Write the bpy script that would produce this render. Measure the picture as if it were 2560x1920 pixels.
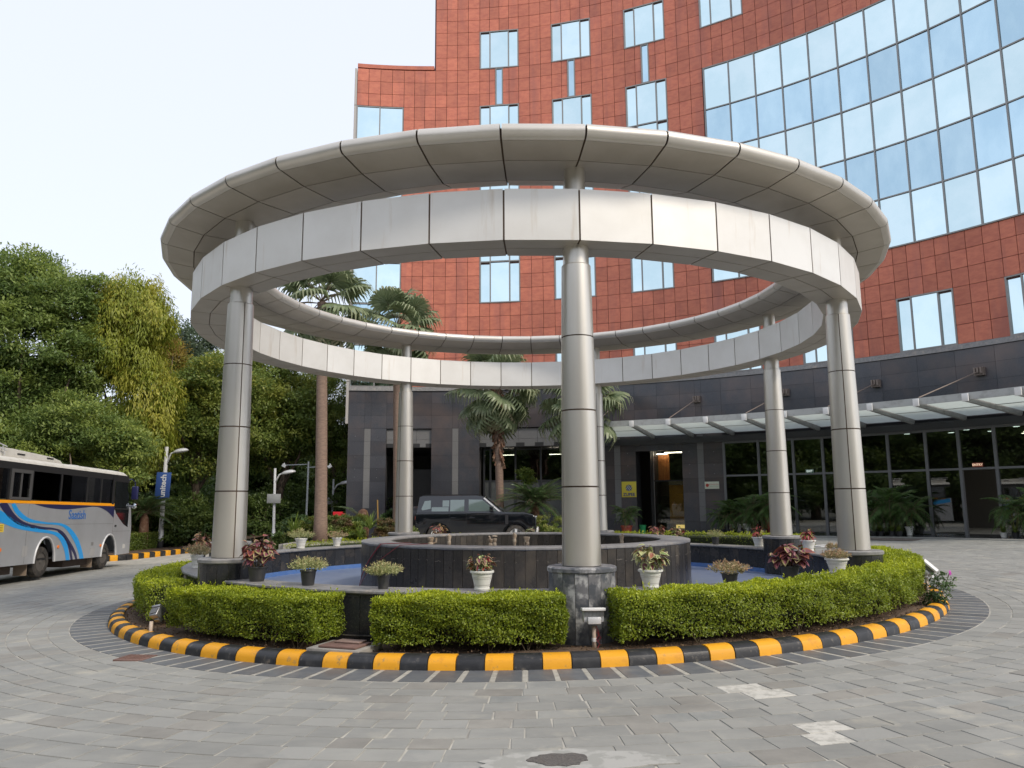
import bpy, bmesh, math, random
import numpy as np
from math import sin, cos, pi, radians, degrees, sqrt, atan2, hypot
from mathutils import Vector, Matrix, Euler

for o in list(bpy.data.objects): bpy.data.objects.remove(o)
S = bpy.context.scene
C = S.collection

# ---------------------------------------------------------------- camera, world, sun, exposure
EYE = Vector((0.0, -14.5418, 1.6))
F_PX, PITCH, YAW, ROLL = 1915.5, 0.15370, -0.01590, -0.00571

def ray(px, py):                       # photograph pixel (2560 x 1920) -> direction in the world
    a = (px - 1280) / F_PX; b = (py - 960) / F_PX
    c, s = cos(ROLL), sin(ROLL); a, b = c*a + s*b, -s*a + c*b
    u = -b; c, s = cos(PITCH), sin(PITCH)
    y = c - s*u; z = s + c*u; x = a
    c, s = cos(YAW), sin(YAW)
    return Vector((c*x + s*y, -s*x + c*y, z))
def at_z(px, py, z):
    d = ray(px, py); return EYE + d * ((z - EYE.z) / d.z)
def at_y(px, py, y):
    d = ray(px, py); return EYE + d * ((y - EYE.y) / d.y)

cam = bpy.data.cameras.new('camera'); cam_o = bpy.data.objects.new('camera', cam); C.objects.link(cam_o)
fw = ray(1280, 960).normalized(); rt = (ray(1281, 960) - ray(1280, 960)).normalized(); up = rt.cross(fw).normalized()
M = Matrix((rt, up, -fw)).transposed().to_4x4(); M.translation = EYE
cam_o.matrix_world = M
cam.sensor_fit = 'HORIZONTAL'; cam.sensor_width = 36.0; cam.lens = 36.0 * F_PX / 2560
cam.clip_start = 0.1; cam.clip_end = 3000
S.camera = cam_o

SUN_AZ, SUN_EL = 52.0, 42.0            # azimuth: degrees from -Y towards +X
W = bpy.data.worlds.new('World'); S.world = W; W.use_nodes = True
nt = W.node_tree; nt.nodes.clear()
wo = nt.nodes.new('ShaderNodeOutputWorld'); bg = nt.nodes.new('ShaderNodeBackground')
sky = nt.nodes.new('ShaderNodeTexSky'); sky.sky_type = 'NISHITA'; sky.sun_disc = False
sky.sun_elevation = radians(SUN_EL); sky.sun_rotation = radians(180 - SUN_AZ)
sky.air_density = 1.0; sky.dust_density = 3.0; sky.ozone_density = 1.5; sky.altitude = 200
mx = nt.nodes.new('ShaderNodeMix'); mx.data_type = 'RGBA'; mx.inputs[0].default_value = 0.72
mx.inputs[7].default_value = (7.0, 7.28, 8.05, 1)          # thin white summer haze over the blue
nt.links.new(sky.outputs[0], mx.inputs[6]); nt.links.new(mx.outputs[2], bg.inputs[0])
bg.inputs[1].default_value = 0.100
nt.links.new(bg.outputs[0], wo.inputs[0])
sl = bpy.data.lights.new('sun', 'SUN'); sl.energy = 1.5; sl.angle = radians(10); sl.color = (1.0, 0.90, 0.76)
so = bpy.data.objects.new('sun', sl); C.objects.link(so)
sd = Vector((sin(radians(SUN_AZ))*cos(radians(SUN_EL)), -cos(radians(SUN_AZ))*cos(radians(SUN_EL)), sin(radians(SUN_EL))))
so.rotation_euler = sd.to_track_quat('Z', 'Y').to_euler(); so.location = (20, -20, 30)
S.view_settings.view_transform = 'Standard'; S.view_settings.look = 'None'
S.view_settings.exposure = 0.72; S.view_settings.gamma = 1.0; S.view_settings.use_curve_mapping = False
S.render.engine = 'CYCLES'
S.cycles.max_bounces = 8; S.cycles.transparent_max_bounces = 12
rnd = random.Random(7)
RN = np.random.default_rng(7)

# ---------------------------------------------------------------- helpers
def gz(x, y=0):                        # the drive falls gently to the left
    x = max(x, -15.0); x = min(x, 40)
    return 0.0178*x - 0.035*max(0.0, -8.0 - x)

class MB:                              # mesh builder
    def __init__(s): s.v = []; s.f = []; s.m = []; s.mi = 0
    def poly(s, pts):
        i = len(s.v); s.v += [tuple(p) for p in pts]; s.f.append(tuple(range(i, i+len(pts)))); s.m.append(s.mi)
    def box(s, c, d, rz=0, ry=0, rx=0, taper=1.0):
        M = Euler((rx, ry, rz)).to_matrix(); c = Vector(c); i = len(s.v)
        for z in (-1, 1):
            t = taper if z > 0 else 1
            for x, y in ((-1, -1), (1, -1), (1, 1), (-1, 1)):
                s.v.append(tuple(c + M @ Vector((x*d[0]/2*t, y*d[1]/2*t, z*d[2]/2))))
        for q in ((3, 2, 1, 0), (4, 5, 6, 7), (0, 1, 5, 4), (1, 2, 6, 5), (2, 3, 7, 6), (3, 0, 4, 7)):
            s.f.append(tuple(i+k for k in q)); s.m.append(s.mi)
        return s
    def lathe(s, prof, c=(0, 0, 0), n=20, ax=None):   # ax: matrix
        i = len(s.v); c = Vector(c)
        for r, z in prof:
            for k in range(n):
                a = 2*pi*k/n; p = Vector((r*cos(a), r*sin(a), z))
                if ax is not None: p = ax @ p
                s.v.append(tuple(c + p))
        for j in range(len(prof)-1):
            for k in range(n):
                a = i+j*n+k; b = i+j*n+(k+1) % n
                s.f.append((a, b, b+n, a+n)); s.m.append(s.mi)
        if prof[0][0] > 1e-4: s.f.append(tuple(i+k for k in reversed(range(n)))); s.m.append(s.mi)
        if prof[-1][0] > 1e-4: s.f.append(tuple(i+(len(prof)-1)*n+k for k in range(n))); s.m.append(s.mi)
        return s
    def tube(s, pts, r, n=8, caps=True):
        pts = [Vector(p) for p in pts]; rs = r if isinstance(r, (list, tuple)) else [r]*len(pts)
        i = len(s.v); ref = None
        for k, p in enumerate(pts):
            t = (pts[min(k+1, len(pts)-1)] - pts[max(k-1, 0)]).normalized()
            if ref is None: ref = Vector((1, 0, 0)) if abs(t.x) < .9 else Vector((0, 1, 0))
            u = t.cross(ref).normalized(); w = u.cross(t).normalized(); ref = w
            for q in range(n):
                a = 2*pi*q/n; s.v.append(tuple(p + (u*cos(a) + w*sin(a))*rs[k]))
        for k in range(len(pts)-1):
            for q in range(n):
                a = i+k*n+q; b = i+k*n+(q+1) % n
                s.f.append((a, a+n, b+n, b)); s.m.append(s.mi)
        if caps:
            s.f.append(tuple(i+q for q in range(n))); s.m.append(s.mi)
            s.f.append(tuple(i+(len(pts)-1)*n+q for q in reversed(range(n)))); s.m.append(s.mi)
        return s
    def prism(s, prof, a0, a1, cx=0, cy=0, sg=-1, segs=1, tilt=False):   # closed (r,z) outline swept between two azimuths (degrees)
        n = len(prof); i = len(s.v)
        for k in range(segs+1):
            a = radians(a0 + (a1-a0)*k/segs)
            for r, z in prof:
                x = cx + r*sin(a); y = cy + sg*r*cos(a)
                s.v.append((x, y, z + (gz(x) if tilt else 0)))
        ar = sum(prof[k][0]*prof[(k+1) % n][1] - prof[(k+1) % n][0]*prof[k][1] for k in range(n))
        flip = (ar > 0) ^ (sg > 0)
        for k in range(segs):
            for j in range(n):
                q = (i+k*n+j, i+k*n+(j+1) % n, i+(k+1)*n+(j+1) % n, i+(k+1)*n+j)
                s.f.append(q if flip else q[::-1]); s.m.append(s.mi)
        e = tuple(i+j for j in range(n)); e2 = tuple(i+segs*n+j for j in range(n))
        s.f.append(e[::-1] if flip else e); s.m.append(s.mi); s.f.append(e2 if flip else e2[::-1]); s.m.append(s.mi)
        return s
    def extr(s, poly, y0, y1, inset=0.0, top=None):     # polygon in (x,z), extruded along y
        n = len(poly); i = len(s.v)
        for y in (y0, y1):
            for x, z in poly: s.v.append((x, y, z))
        s.f.append(tuple(i+k for k in range(n))); s.f.append(tuple(i+n+k for k in reversed(range(n)))); s.m += [s.mi]*2
        for k in range(n):
            s.f.append((i+k, i+n+k, i+n+(k+1) % n, i+(k+1) % n)); s.m.append(s.mi)
        return s
    def mesh(s, name, mats, smooth=False, fixn=False):
        me = bpy.data.meshes.new(name); me.from_pydata(s.v, [], s.f)
        mats = mats if isinstance(mats, (list, tuple)) else [mats]
        for m in mats: me.materials.append(m)
        if len(mats) > 1: me.polygons.foreach_set('material_index', s.m)
        if fixn:
            b = bmesh.new(); b.from_mesh(me); bmesh.ops.recalc_face_normals(b, faces=b.faces); b.to_mesh(me); b.free()
        if smooth:
            me.polygons.foreach_set('use_smooth', [True]*len(me.polygons))
        me.update(); return me

def wm(o):
    M = Matrix.LocRotScale(o.location, o.rotation_euler, o.scale)
    if o.parent: M = wm(o.parent) @ o.matrix_parent_inverse @ M
    return M
def part(name, me, parent=None, local=False, kind=None, label=None):
    o = bpy.data.objects.new(name, me); C.objects.link(o)
    if parent is not None:
        o.parent = parent
        if not local: o.matrix_parent_inverse = wm(parent).inverted()
    if kind: o['kind'] = kind
    if label: o['label'] = label
    return o
def tag(o, label=None, cat=None, group=None, kind=None):
    if label: o['label'] = label
    if cat: o['category'] = cat
    if group: o['group'] = group
    if kind: o['kind'] = kind
    return o
def thing(name, label, cat, loc=(0, 0, 0), rz=0, group=None):
    o = bpy.data.objects.new(name, None); C.objects.link(o)
    o.location = loc; o.rotation_euler = (0, 0, rz); o.empty_display_size = .2
    return tag(o, label, cat, group)
def bevel(me, w, seg=2, ang=30):
    b = bmesh.new(); b.from_mesh(me)
    bmesh.ops.remove_doubles(b, verts=b.verts, dist=1e-5)
    bmesh.ops.recalc_face_normals(b, faces=b.faces)
    ed = [e for e in b.edges if len(e.link_faces) == 2 and e.calc_face_angle(0) > radians(ang)]
    bmesh.ops.bevel(b, geom=ed, offset=w, segments=seg, affect='EDGES', profile=.5, clamp_overlap=True)
    for f in b.faces: f.smooth = True
    b.to_mesh(me); b.free()
    try: me.set_sharp_from_angle(angle=radians(40))
    except Exception: pass
    return me
def sharp(me, a=35):
    me.polygons.foreach_set('use_smooth', [True]*len(me.polygons))
    try: me.set_sharp_from_angle(angle=radians(a))
    except Exception: pass
    return me

# ---------------------------------------------------------------- materials
def _n(nt, t, **k):
    n = nt.nodes.new(t)
    for a, b in k.items(): setattr(n, a, b)
    return n
def mixc(nt, f, a, b, mode='MIX'):
    m = _n(nt, 'ShaderNodeMix', data_type='RGBA', blend_type=mode)
    for i, v in ((0, f), (6, a), (7, b)):
        if hasattr(v, 'links'): nt.links.new(v, m.inputs[i])
        elif i: m.inputs[i].default_value = (*v[:3], 1)
        else: m.inputs[i].default_value = v
    return m.outputs[2]
def math_(nt, op, a, b=None, clamp=False):
    m = _n(nt, 'ShaderNodeMath', operation=op, use_clamp=clamp)
    for i, v in ((0, a), (1, b)):
        if v is None: continue
        if hasattr(v, 'links'): nt.links.new(v, m.inputs[i])
        else: m.inputs[i].default_value = v
    return m.outputs[0]
def ramp(nt, f, lo, hi):
    m = _n(nt, 'ShaderNodeMapRange'); nt.links.new(f, m.inputs[0]); m.inputs[1].default_value = lo; m.inputs[2].default_value = hi
    return m.outputs[0]
def tex(nt, sc, det=4, rough=.55, stretch=None, seed_obj=True):
    tc = _n(nt, 'ShaderNodeTexCoord'); mp = _n(nt, 'ShaderNodeMapping'); nt.links.new(tc.outputs['Object'], mp.inputs[0])
    if stretch: mp.inputs['Scale'].default_value = stretch
    if seed_obj:
        oi = _n(nt, 'ShaderNodeObjectInfo'); cx = _n(nt, 'ShaderNodeCombineXYZ')
        r = math_(nt, 'MULTIPLY', oi.outputs['Random'], 37.0)
        for i in range(3): nt.links.new(r, cx.inputs[i])
        nt.links.new(cx.outputs[0], mp.inputs['Location'])
    n = _n(nt, 'ShaderNodeTexNoise'); n.inputs['Scale'].default_value = sc; n.inputs['Detail'].default_value = det; n.inputs['Roughness'].default_value = rough
    nt.links.new(mp.outputs[0], n.inputs[0]); return n.outputs[0]
def rnd_node(nt):
    oi = _n(nt, 'ShaderNodeObjectInfo'); g = _n(nt, 'ShaderNodeNewGeometry')
    return math_(nt, 'FRACT', math_(nt, 'ADD', oi.outputs['Random'], g.outputs['Random Per Island']))
def mat(name, col, rough=.5, metal=0.0, var=0.0, c2=None, nz=None, bump=None, spec=.5, c3=None, nz3=None, coat=0, stretch=None, seed=True, rvar=0, st3=None, wear=None):
    m = bpy.data.materials.new(name); m.use_nodes = True; nt = m.node_tree; b = nt.nodes['Principled BSDF']
    c = None
    if c2 is not None:
        sc, lo, hi = nz or (6, .4, .6)
        c = mixc(nt, ramp(nt, tex(nt, sc, 5, .6, stretch, seed), lo, hi), col, c2)
    if c3 is not None:
        sc, lo, hi = nz3 or (1.5, .5, .7)
        c = mixc(nt, ramp(nt, tex(nt, sc, 4, .6, st3, seed if st3 is None else False), lo, hi), c if c is not None else col, c3)
    if wear:
        w_ = math_(nt, 'MULTIPLY_ADD', ramp(nt, tex(nt, wear[0], 5, .62, wear[2] if len(wear) > 2 else None, False), .3, .7), wear[1]); w_.node.inputs[2].default_value = 1-wear[1]
        wc = _n(nt, 'ShaderNodeCombineColor')
        for i in range(3): nt.links.new(w_, wc.inputs[i])
        c = mixc(nt, 1.0, c if c is not None else col, wc.outputs[0], 'MULTIPLY')
    if var:
        r = rnd_node(nt)
        k = math_(nt, 'MULTIPLY_ADD', r, 2*var); k.node.inputs[2].default_value = 1-var
        cc = _n(nt, 'ShaderNodeCombineColor')
        for i in range(3): nt.links.new(k, cc.inputs[i])
        c = mixc(nt, 1.0, c if c is not None else col, cc.outputs[0], 'MULTIPLY')
    if c is not None: nt.links.new(c, b.inputs['Base Color'])
    else: b.inputs['Base Color'].default_value = (*col, 1)
    b.inputs['Roughness'].default_value = rough; b.inputs['Metallic'].default_value = metal
    b.inputs['Specular IOR Level'].default_value = spec; b.inputs['Coat Weight'].default_value = coat
    b.inputs['Coat Roughness'].default_value = .05
    if rvar:
        k = math_(nt, 'MULTIPLY_ADD', tex(nt, 3, 4, .6, None, seed), rvar*2); k.node.inputs[2].default_value = rough-rvar
        nt.links.new(k, b.inputs['Roughness'])
    if bump:
        bn = _n(nt, 'ShaderNodeBump'); bn.inputs['Strength'].default_value = bump[1]; bn.inputs['Distance'].default_value = bump[2] if len(bump) > 2 else .01
        nt.links.new(tex(nt, bump[0], 5, .6, stretch, seed), bn.inputs['Height']); nt.links.new(bn.outputs[0], b.inputs['Normal'])
    return m
def leafmat(name, dark, light, tip=None, rough=.5, trans=.45):      # per-leaf colour, 'tone' picks young growth
    m = bpy.data.materials.new(name); m.use_nodes = True; nt = m.node_tree; b = nt.nodes['Principled BSDF']
    g = _n(nt, 'ShaderNodeNewGeometry')
    c = mixc(nt, g.outputs['Random Per Island'], dark, light)
    if tip is not None:
        at = _n(nt, 'ShaderNodeAttribute', attribute_name='tone')
        c = mixc(nt, at.outputs['Fac'], c, tip)
    nt.links.new(c, b.inputs['Base Color']); b.inputs['Roughness'].default_value = rough
    tr = _n(nt, 'ShaderNodeBsdfTranslucent'); nt.links.new(c, tr.inputs[0])
    ms = _n(nt, 'ShaderNodeMixShader'); ms.inputs[0].default_value = trans
    nt.links.new(b.outputs[0], ms.inputs[1]); nt.links.new(tr.outputs[0], ms.inputs[2])
    nt.links.new(ms.outputs[0], nt.nodes['Material Output'].inputs[0]); return m
def glassmat(name, tint, refl=.08, rough=.01, ior=1.5):
    m = bpy.data.materials.new(name); m.use_nodes = True; nt = m.node_tree; nt.nodes.clear()
    o = _n(nt, 'ShaderNodeOutputMaterial'); t = _n(nt, 'ShaderNodeBsdfTransparent'); t.inputs[0].default_value = (*tint, 1)
    g = _n(nt, 'ShaderNodeBsdfGlossy'); g.inputs['Roughness'].default_value = rough; g.inputs[0].default_value = (.95, .97, 1, 1)
    f = _n(nt, 'ShaderNodeFresnel'); f.inputs[0].default_value = ior
    k = math_(nt, 'ADD', f.outputs[0], refl, True)
    ms = _n(nt, 'ShaderNodeMixShader'); nt.links.new(k, ms.inputs[0]); nt.links.new(t.outputs[0], ms.inputs[1]); nt.links.new(g.outputs[0], ms.inputs[2])
    nt.links.new(ms.outputs[0], o.inputs[0]); return m
def emit(name, col, st):
    m = bpy.data.materials.new(name); m.use_nodes = True; b = m.node_tree.nodes['Principled BSDF']
    b.inputs['Base Color'].default_value = (*col, 1); b.inputs['Emission Color'].default_value = (*col, 1); b.inputs['Emission Strength'].default_value = st; return m

m_panel = mat('brushed_metal_panel', (.66, .635, .58), .36, .75, var=.035, c2=(.60, .57, .51), nz=(2.2, .35, .7), bump=(60, .04, .002), stretch=(1, 1, .3))
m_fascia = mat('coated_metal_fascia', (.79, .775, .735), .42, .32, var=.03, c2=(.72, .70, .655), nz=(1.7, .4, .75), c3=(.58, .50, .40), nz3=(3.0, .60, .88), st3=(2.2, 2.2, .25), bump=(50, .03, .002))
m_soffit = mat('shaded_metal_soffit', (.46, .425, .37), .42, .4, var=.06, c2=(.39, .355, .30), nz=(1.5, .4, .7))  # ring metal coloured darker and browner: underside shade put into the colour
m_joint = mat('rusty_joint', (.11, .075, .05), .8)
m_mortar_b = mat('pale_brown_grout', (.32, .27, .215), .9)
m_granite = mat('dark_granite', (.055, .058, .070), .20, var=.16, c2=(.10, .102, .115), nz=(60, .45, .7), c3=(.125, .10, .095), nz3=(.55, .42, .72), spec=.6, rvar=.08, seed=False)
m_basin = mat('brownish_black_granite', (.040, .037, .034), .3, var=.22, c2=(.075, .066, .056), nz=(40, .45, .75), c3=(.105, .088, .068), nz3=(2.4, .5, .8), spec=.5, rvar=.1)
m_granite_b = mat('black_granite', (.020, .022, .026), .26, var=.25, c2=(.055, .052, .048), nz=(55, .5, .75), c3=(.07, .06, .05), nz3=(3.0, .5, .8), spec=.5, rvar=.1)
m_granite_l = mat('pale_granite', (.20, .20, .20), .6, var=.06, c2=(.13, .13, .135), nz=(70, .4, .65))
m_cap = mat('grey_stone_cap', (.25, .245, .24), .5, var=.08, c2=(.17, .17, .17), nz=(12, .4, .7), c3=(.36, .32, .27), nz3=(5, .55, .75), bump=(30, .2, .004))
m_worn = mat('worn_granite', (.075, .082, .095), .45, c2=(.42, .42, .42), nz=(4.2, .50, .60), c3=(.15, .15, .16), nz3=(9, .45, .6), bump=(20, .2, .004))
m_tile = mat('red_sandstone_tile', (.60, .195, .118), .62, var=.13, c2=(.50, .148, .095), nz=(3.0, .4, .65), c3=(.38, .13, .10), nz3=(.8, .50, .78), st3=(1.6, 1.6, .22), wear=(.25, .12), bump=(14, .25, .004), stretch=(1, 1, 2.2))
m_mortar = mat('dark_mortar', (.17, .10, .095), .9)
m_mortar_g = mat('granite_joint', (.035, .035, .04), .9)
m_winframe = mat('grey_window_frame', (.27, .265, .255), .45, .4)
m_glass_l = mat('sky_mirror_glass', (.63, .80, .83), .03, 1.0, var=.06, c2=(.71, .86, .88), nz=(.5, .4, .6), st3=(1, 1, 1), seed=False)
m_glass_b = mat('blue_mirror_glass', (.44, .62, .72), .05, 1.0, var=.08, c2=(.54, .72, .80), nz=(.9, .35, .65), stretch=(1, 1, .5), seed=False)
m_black = mat('black', (.012, .012, .013), .6)
m_dark_int = mat('dark_interior', (.03, .03, .032), .6)
m_entry_glass = glassmat('dark_entrance_glass', (.42, .45, .43), .09)
m_can_glass = mat('frosted_canopy_glass', (.46, .50, .49), .25, spec=.6)
_t = m_can_glass.node_tree; _tr = _t.nodes.new('ShaderNodeBsdfTranslucent'); _tr.inputs[0].default_value = (.80, .85, .83, 1); _ms = _t.nodes.new('ShaderNodeMixShader'); _ms.inputs[0].default_value = .75
_t.links.new(_t.nodes['Principled BSDF'].outputs[0], _ms.inputs[1]); _t.links.new(_tr.outputs[0], _ms.inputs[2]); _t.links.new(_ms.outputs[0], _t.nodes['Material Output'].inputs[0])
m_can_steel = mat('canopy_steel', (.44, .45, .44), .45, .3, c2=(.34, .34, .33), nz=(4, .5, .7))
m_white = mat('white_paint', (.75, .75, .74), .45, c2=(.62, .61, .58), nz=(3, .5, .75))
m_yellow = mat('yellow_kerb_paint', (.78, .36, .012), .55, c2=(.62, .27, .02), nz=(9, .55, .78), c3=(.34, .22, .09), nz3=(14, .60, .74), bump=(45, .35, .004), var=.06)
m_kblack = mat('black_kerb_paint', (.022, .023, .026), .42, c2=(.05, .05, .052), nz=(8, .5, .75), c3=(.15, .13, .105), nz3=(16, .60, .76), bump=(45, .35, .004), var=.15)
m_soil = mat('dry_soil', (.13, .085, .055), .95, c2=(.085, .055, .036), nz=(14, .4, .6), bump=(60, .8, .02))
m_band = mat('dark_slate_band', (.105, .112, .122), .55, var=.17, c2=(.15, .155, .155), nz=(7, .42, .7), c3=(.125, .105, .09), nz3=(2.2, .55, .8), bump=(35, .3, .003))
m_strip = mat('pale_strip', (.40, .385, .335), .75, var=.08, c2=(.28, .265, .23), nz=(12, .4, .7))
m_pool = mat('blue_pool_paint', (.17, .215, .33), .3, c2=(.215, .255, .34), nz=(2.2, .35, .7), c3=(.13, .18, .32), nz3=(7, .5, .7), stretch=(1, 3, 1))
m_poolblue = mat('blue_skirting', (.08, .17, .42), .4, c2=(.11, .2, .42), nz=(6, .4, .7))
m_bark = mat('bark', (.19, .14, .10), .9, c2=(.06, .045, .035), nz=(9, .4, .6), bump=(22, .7, .03), stretch=(1, 1, .3))
m_palmbark = mat('palm_bark', (.27, .19, .145), .9, c2=(.19, .13, .10), nz=(14, .4, .6), bump=(40, .6, .02), stretch=(.5, .5, 3))
m_boot = mat('palm_boots', (.15, .075, .045), .9, var=.3, c2=(.26, .18, .12), nz=(9, .5, .7))
m_stem = mat('twig', (.13, .10, .06), .85)
m_potw = mat('white_plastic_pot', (.72, .72, .68), .4, c2=(.62, .60, .54), nz=(5, .5, .75))
m_potb = mat('black_plastic_pot', (.035, .036, .038), .45, c2=(.07, .068, .062), nz=(6, .5, .75))
m_potr = mat('terracotta_pot', (.40, .075, .045), .55, c2=(.33, .10, .07), nz=(6, .5, .75))
m_concrete = mat('concrete', (.33, .31, .28), .85, c2=(.25, .235, .21), nz=(6, .4, .7), bump=(40, .3, .004))
m_rust = mat('rusty_brown_iron', (.19, .11, .09), .7, c2=(.13, .075, .06), nz=(8, .4, .7), bump=(30, .3, .003))
m_pipe = mat('cream_pipe', (.52, .42, .34), .55, c2=(.42, .33, .26), nz=(7, .5, .7))
m_nozzle = mat('scaled_brass', (.30, .22, .15), .6, c2=(.42, .35, .27), nz=(16, .4, .6))
m_lampgrey = mat('grey_enamel', (.58, .585, .59), .4, .2)
m_polegrey = mat('galvanised_pole', (.33, .36, .38), .5, .3)
m_steel = mat('dull_steel', (.35, .35, .36), .4, .8)

# ---------------------------------------------------------------- vegetation helpers
def leaves(name, P, D, L, Wd, mat_, tone=None, fold=.18, N=None):
    n = len(P); P = np.asarray(P, float); D = np.asarray(D, float)
    D = D/np.maximum(np.linalg.norm(D, axis=1, keepdims=True), 1e-6)
    R_ = RN.normal(size=(n, 3)) if N is None else np.asarray(N, float) + .25*RN.normal(size=(n, 3))
    Sd = np.cross(D, R_); Sd /= np.maximum(np.linalg.norm(Sd, axis=1, keepdims=True), 1e-6)
    Nn = np.cross(Sd, D)
    L = np.broadcast_to(L, (n,))[:, None]; Wd = np.broadcast_to(Wd, (n,))[:, None]
    V = np.empty((n, 4, 3)); V[:, 0] = P; V[:, 2] = P + D*L - Nn*L*.12
    V[:, 1] = P + D*L*.48 + Sd*Wd/2 + Nn*Wd*fold; V[:, 3] = P + D*L*.48 - Sd*Wd/2 + Nn*Wd*fold
    me = bpy.data.meshes.new(name); me.vertices.add(4*n); me.vertices.foreach_set('co', V.ravel())
    me.loops.add(4*n); me.loops.foreach_set('vertex_index', np.arange(4*n, dtype=np.int32))
    me.polygons.add(n); me.polygons.foreach_set('loop_start', np.arange(0, 4*n, 4, dtype=np.int32))
    if tone is not None:
        a = me.attributes.new('tone', 'FLOAT', 'POINT'); a.data.foreach_set('value', np.repeat(np.asarray(tone, float), 4))
    me.update(calc_edges=True); me.materials.append(mat_); return me
def rdir(n, up=0.0):
    D = RN.normal(size=(n, 3)); D /= np.linalg.norm(D, axis=1, keepdims=True); D[:, 2] += up; return D

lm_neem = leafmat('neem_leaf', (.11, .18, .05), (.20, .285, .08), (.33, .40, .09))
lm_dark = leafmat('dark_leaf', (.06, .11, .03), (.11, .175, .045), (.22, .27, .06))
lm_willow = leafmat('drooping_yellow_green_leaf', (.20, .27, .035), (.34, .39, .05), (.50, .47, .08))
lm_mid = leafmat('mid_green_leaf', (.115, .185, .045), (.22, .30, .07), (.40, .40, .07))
lm_far = leafmat('far_leaf', (.10, .145, .085), (.14, .19, .11))  # paler, greyer green: the haze of distance put into the leaf colour
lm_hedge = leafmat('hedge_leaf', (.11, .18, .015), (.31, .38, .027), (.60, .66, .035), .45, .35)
lm_palm = leafmat('palm_frond', (.16, .215, .11), (.27, .32, .18), (.46, .42, .28), .4, .3)
lm_cycad = leafmat('cycad_leaf', (.055, .10, .035), (.11, .18, .06), None, .35, .2)
lm_areca = leafmat('areca_leaf', (.06, .12, .035), (.13, .22, .06), (.22, .24, .05), .4, .3)
lm_succ = leafmat('succulent_leaf', (.33, .38, .14), (.55, .55, .28), (.50, .34, .18), .5, .25)
lm_pink = leafmat('reddish_succulent', (.36, .32, .16), (.50, .42, .24), (.55, .26, .18), .5, .25)
lm_spider = leafmat('spider_plant_leaf', (.12, .20, .03), (.26, .33, .07), None, .4, .3)
lm_bush = leafmat('bush_leaf', (.09, .16, .03), (.20, .28, .05), (.42, .42, .10), .4, .3)
lm_redbush = leafmat('reddish_brown_leaf', (.12, .07, .04), (.22, .13, .06), (.12, .16, .04), .5, .25)

def tree_mesh(name, lobes, n, L, Wd, mat_, droop=0.0, ncl=260, cr=.55, young=.15):
    """crown: clumps of leaves scattered on and in overlapping lobes (x,y,z,rx,ry,rz)"""
    P = []; D = []; T = []; N = []
    vol = np.array([l[3]*l[4]+l[4]*l[5] for l in lobes]); vol = vol/vol.sum()
    per = max(4, n//ncl)
    for k in range(ncl):
        l = lobes[RN.choice(len(lobes), p=vol)]
        d = RN.normal(size=3); d /= np.linalg.norm(d)
        r = RN.uniform(.62, 1.06)
        if d[2] < -.55: r *= .8
        c = np.array(l[:3]) + d*np.array(l[3:6])*r
        q = RN.normal(size=(per, 3)); q /= np.linalg.norm(q, axis=1, keepdims=True); q *= (RN.uniform(0, 1, (per, 1))**.45)*cr*1.35*RN.uniform(.55, 1.25)*np.array([1, 1, .55 if droop == 0 else 1.35])
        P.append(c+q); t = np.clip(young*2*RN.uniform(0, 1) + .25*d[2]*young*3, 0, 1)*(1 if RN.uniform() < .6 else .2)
        dd = rdir(per)*.8 + d*.7 + np.array([0, 0, -droop]) + np.array([0, 0, .15 if droop == 0 else 0])
        D.append(dd); T.append(np.full(per, t)); N.append(np.tile(d*.8+np.array([0, 0, 1.1]), (per, 1)))
    P = np.concatenate(P); D = np.concatenate(D); T = np.concatenate(T); N = np.concatenate(N)
    return leaves(name, P, D, RN.uniform(.7, 1.3, len(P))*L, RN.uniform(.7, 1.3, len(P))*Wd, mat_, T, N=N)
def trunk_mesh(name, h, r, limbs=5, spread=2.2, top=None, seed=1, mat_=None):
    R_ = random.Random(seed); m = MB(); top = top or h*1.6
    pts = [(R_.uniform(-.1, .1)*k, R_.uniform(-.1, .1)*k, h*k/4) for k in range(5)]
    m.tube([(0, 0, -.1)] + pts[1:], [r*1.5, r*1.1, r, r*.92, r*.85], 9)
    t = Vector(pts[-1])
    for k in range(limbs):
        a = 2*pi*k/limbs + R_.uniform(-.4, .4); s = Vector(pts[2 + (k % 3)])
        e = Vector((cos(a)*spread*R_.uniform(.6, 1), sin(a)*spread*R_.uniform(.6, 1), top*R_.uniform(.75, 1)))
        mid = s.lerp(e, .5) + Vector((cos(a), sin(a), -.2))*spread*.12
        m.tube([s, mid, e], [r*.5, r*.32, r*.12], 6)
    return m.mesh(name, mat_ or m_bark, smooth=True)

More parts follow.
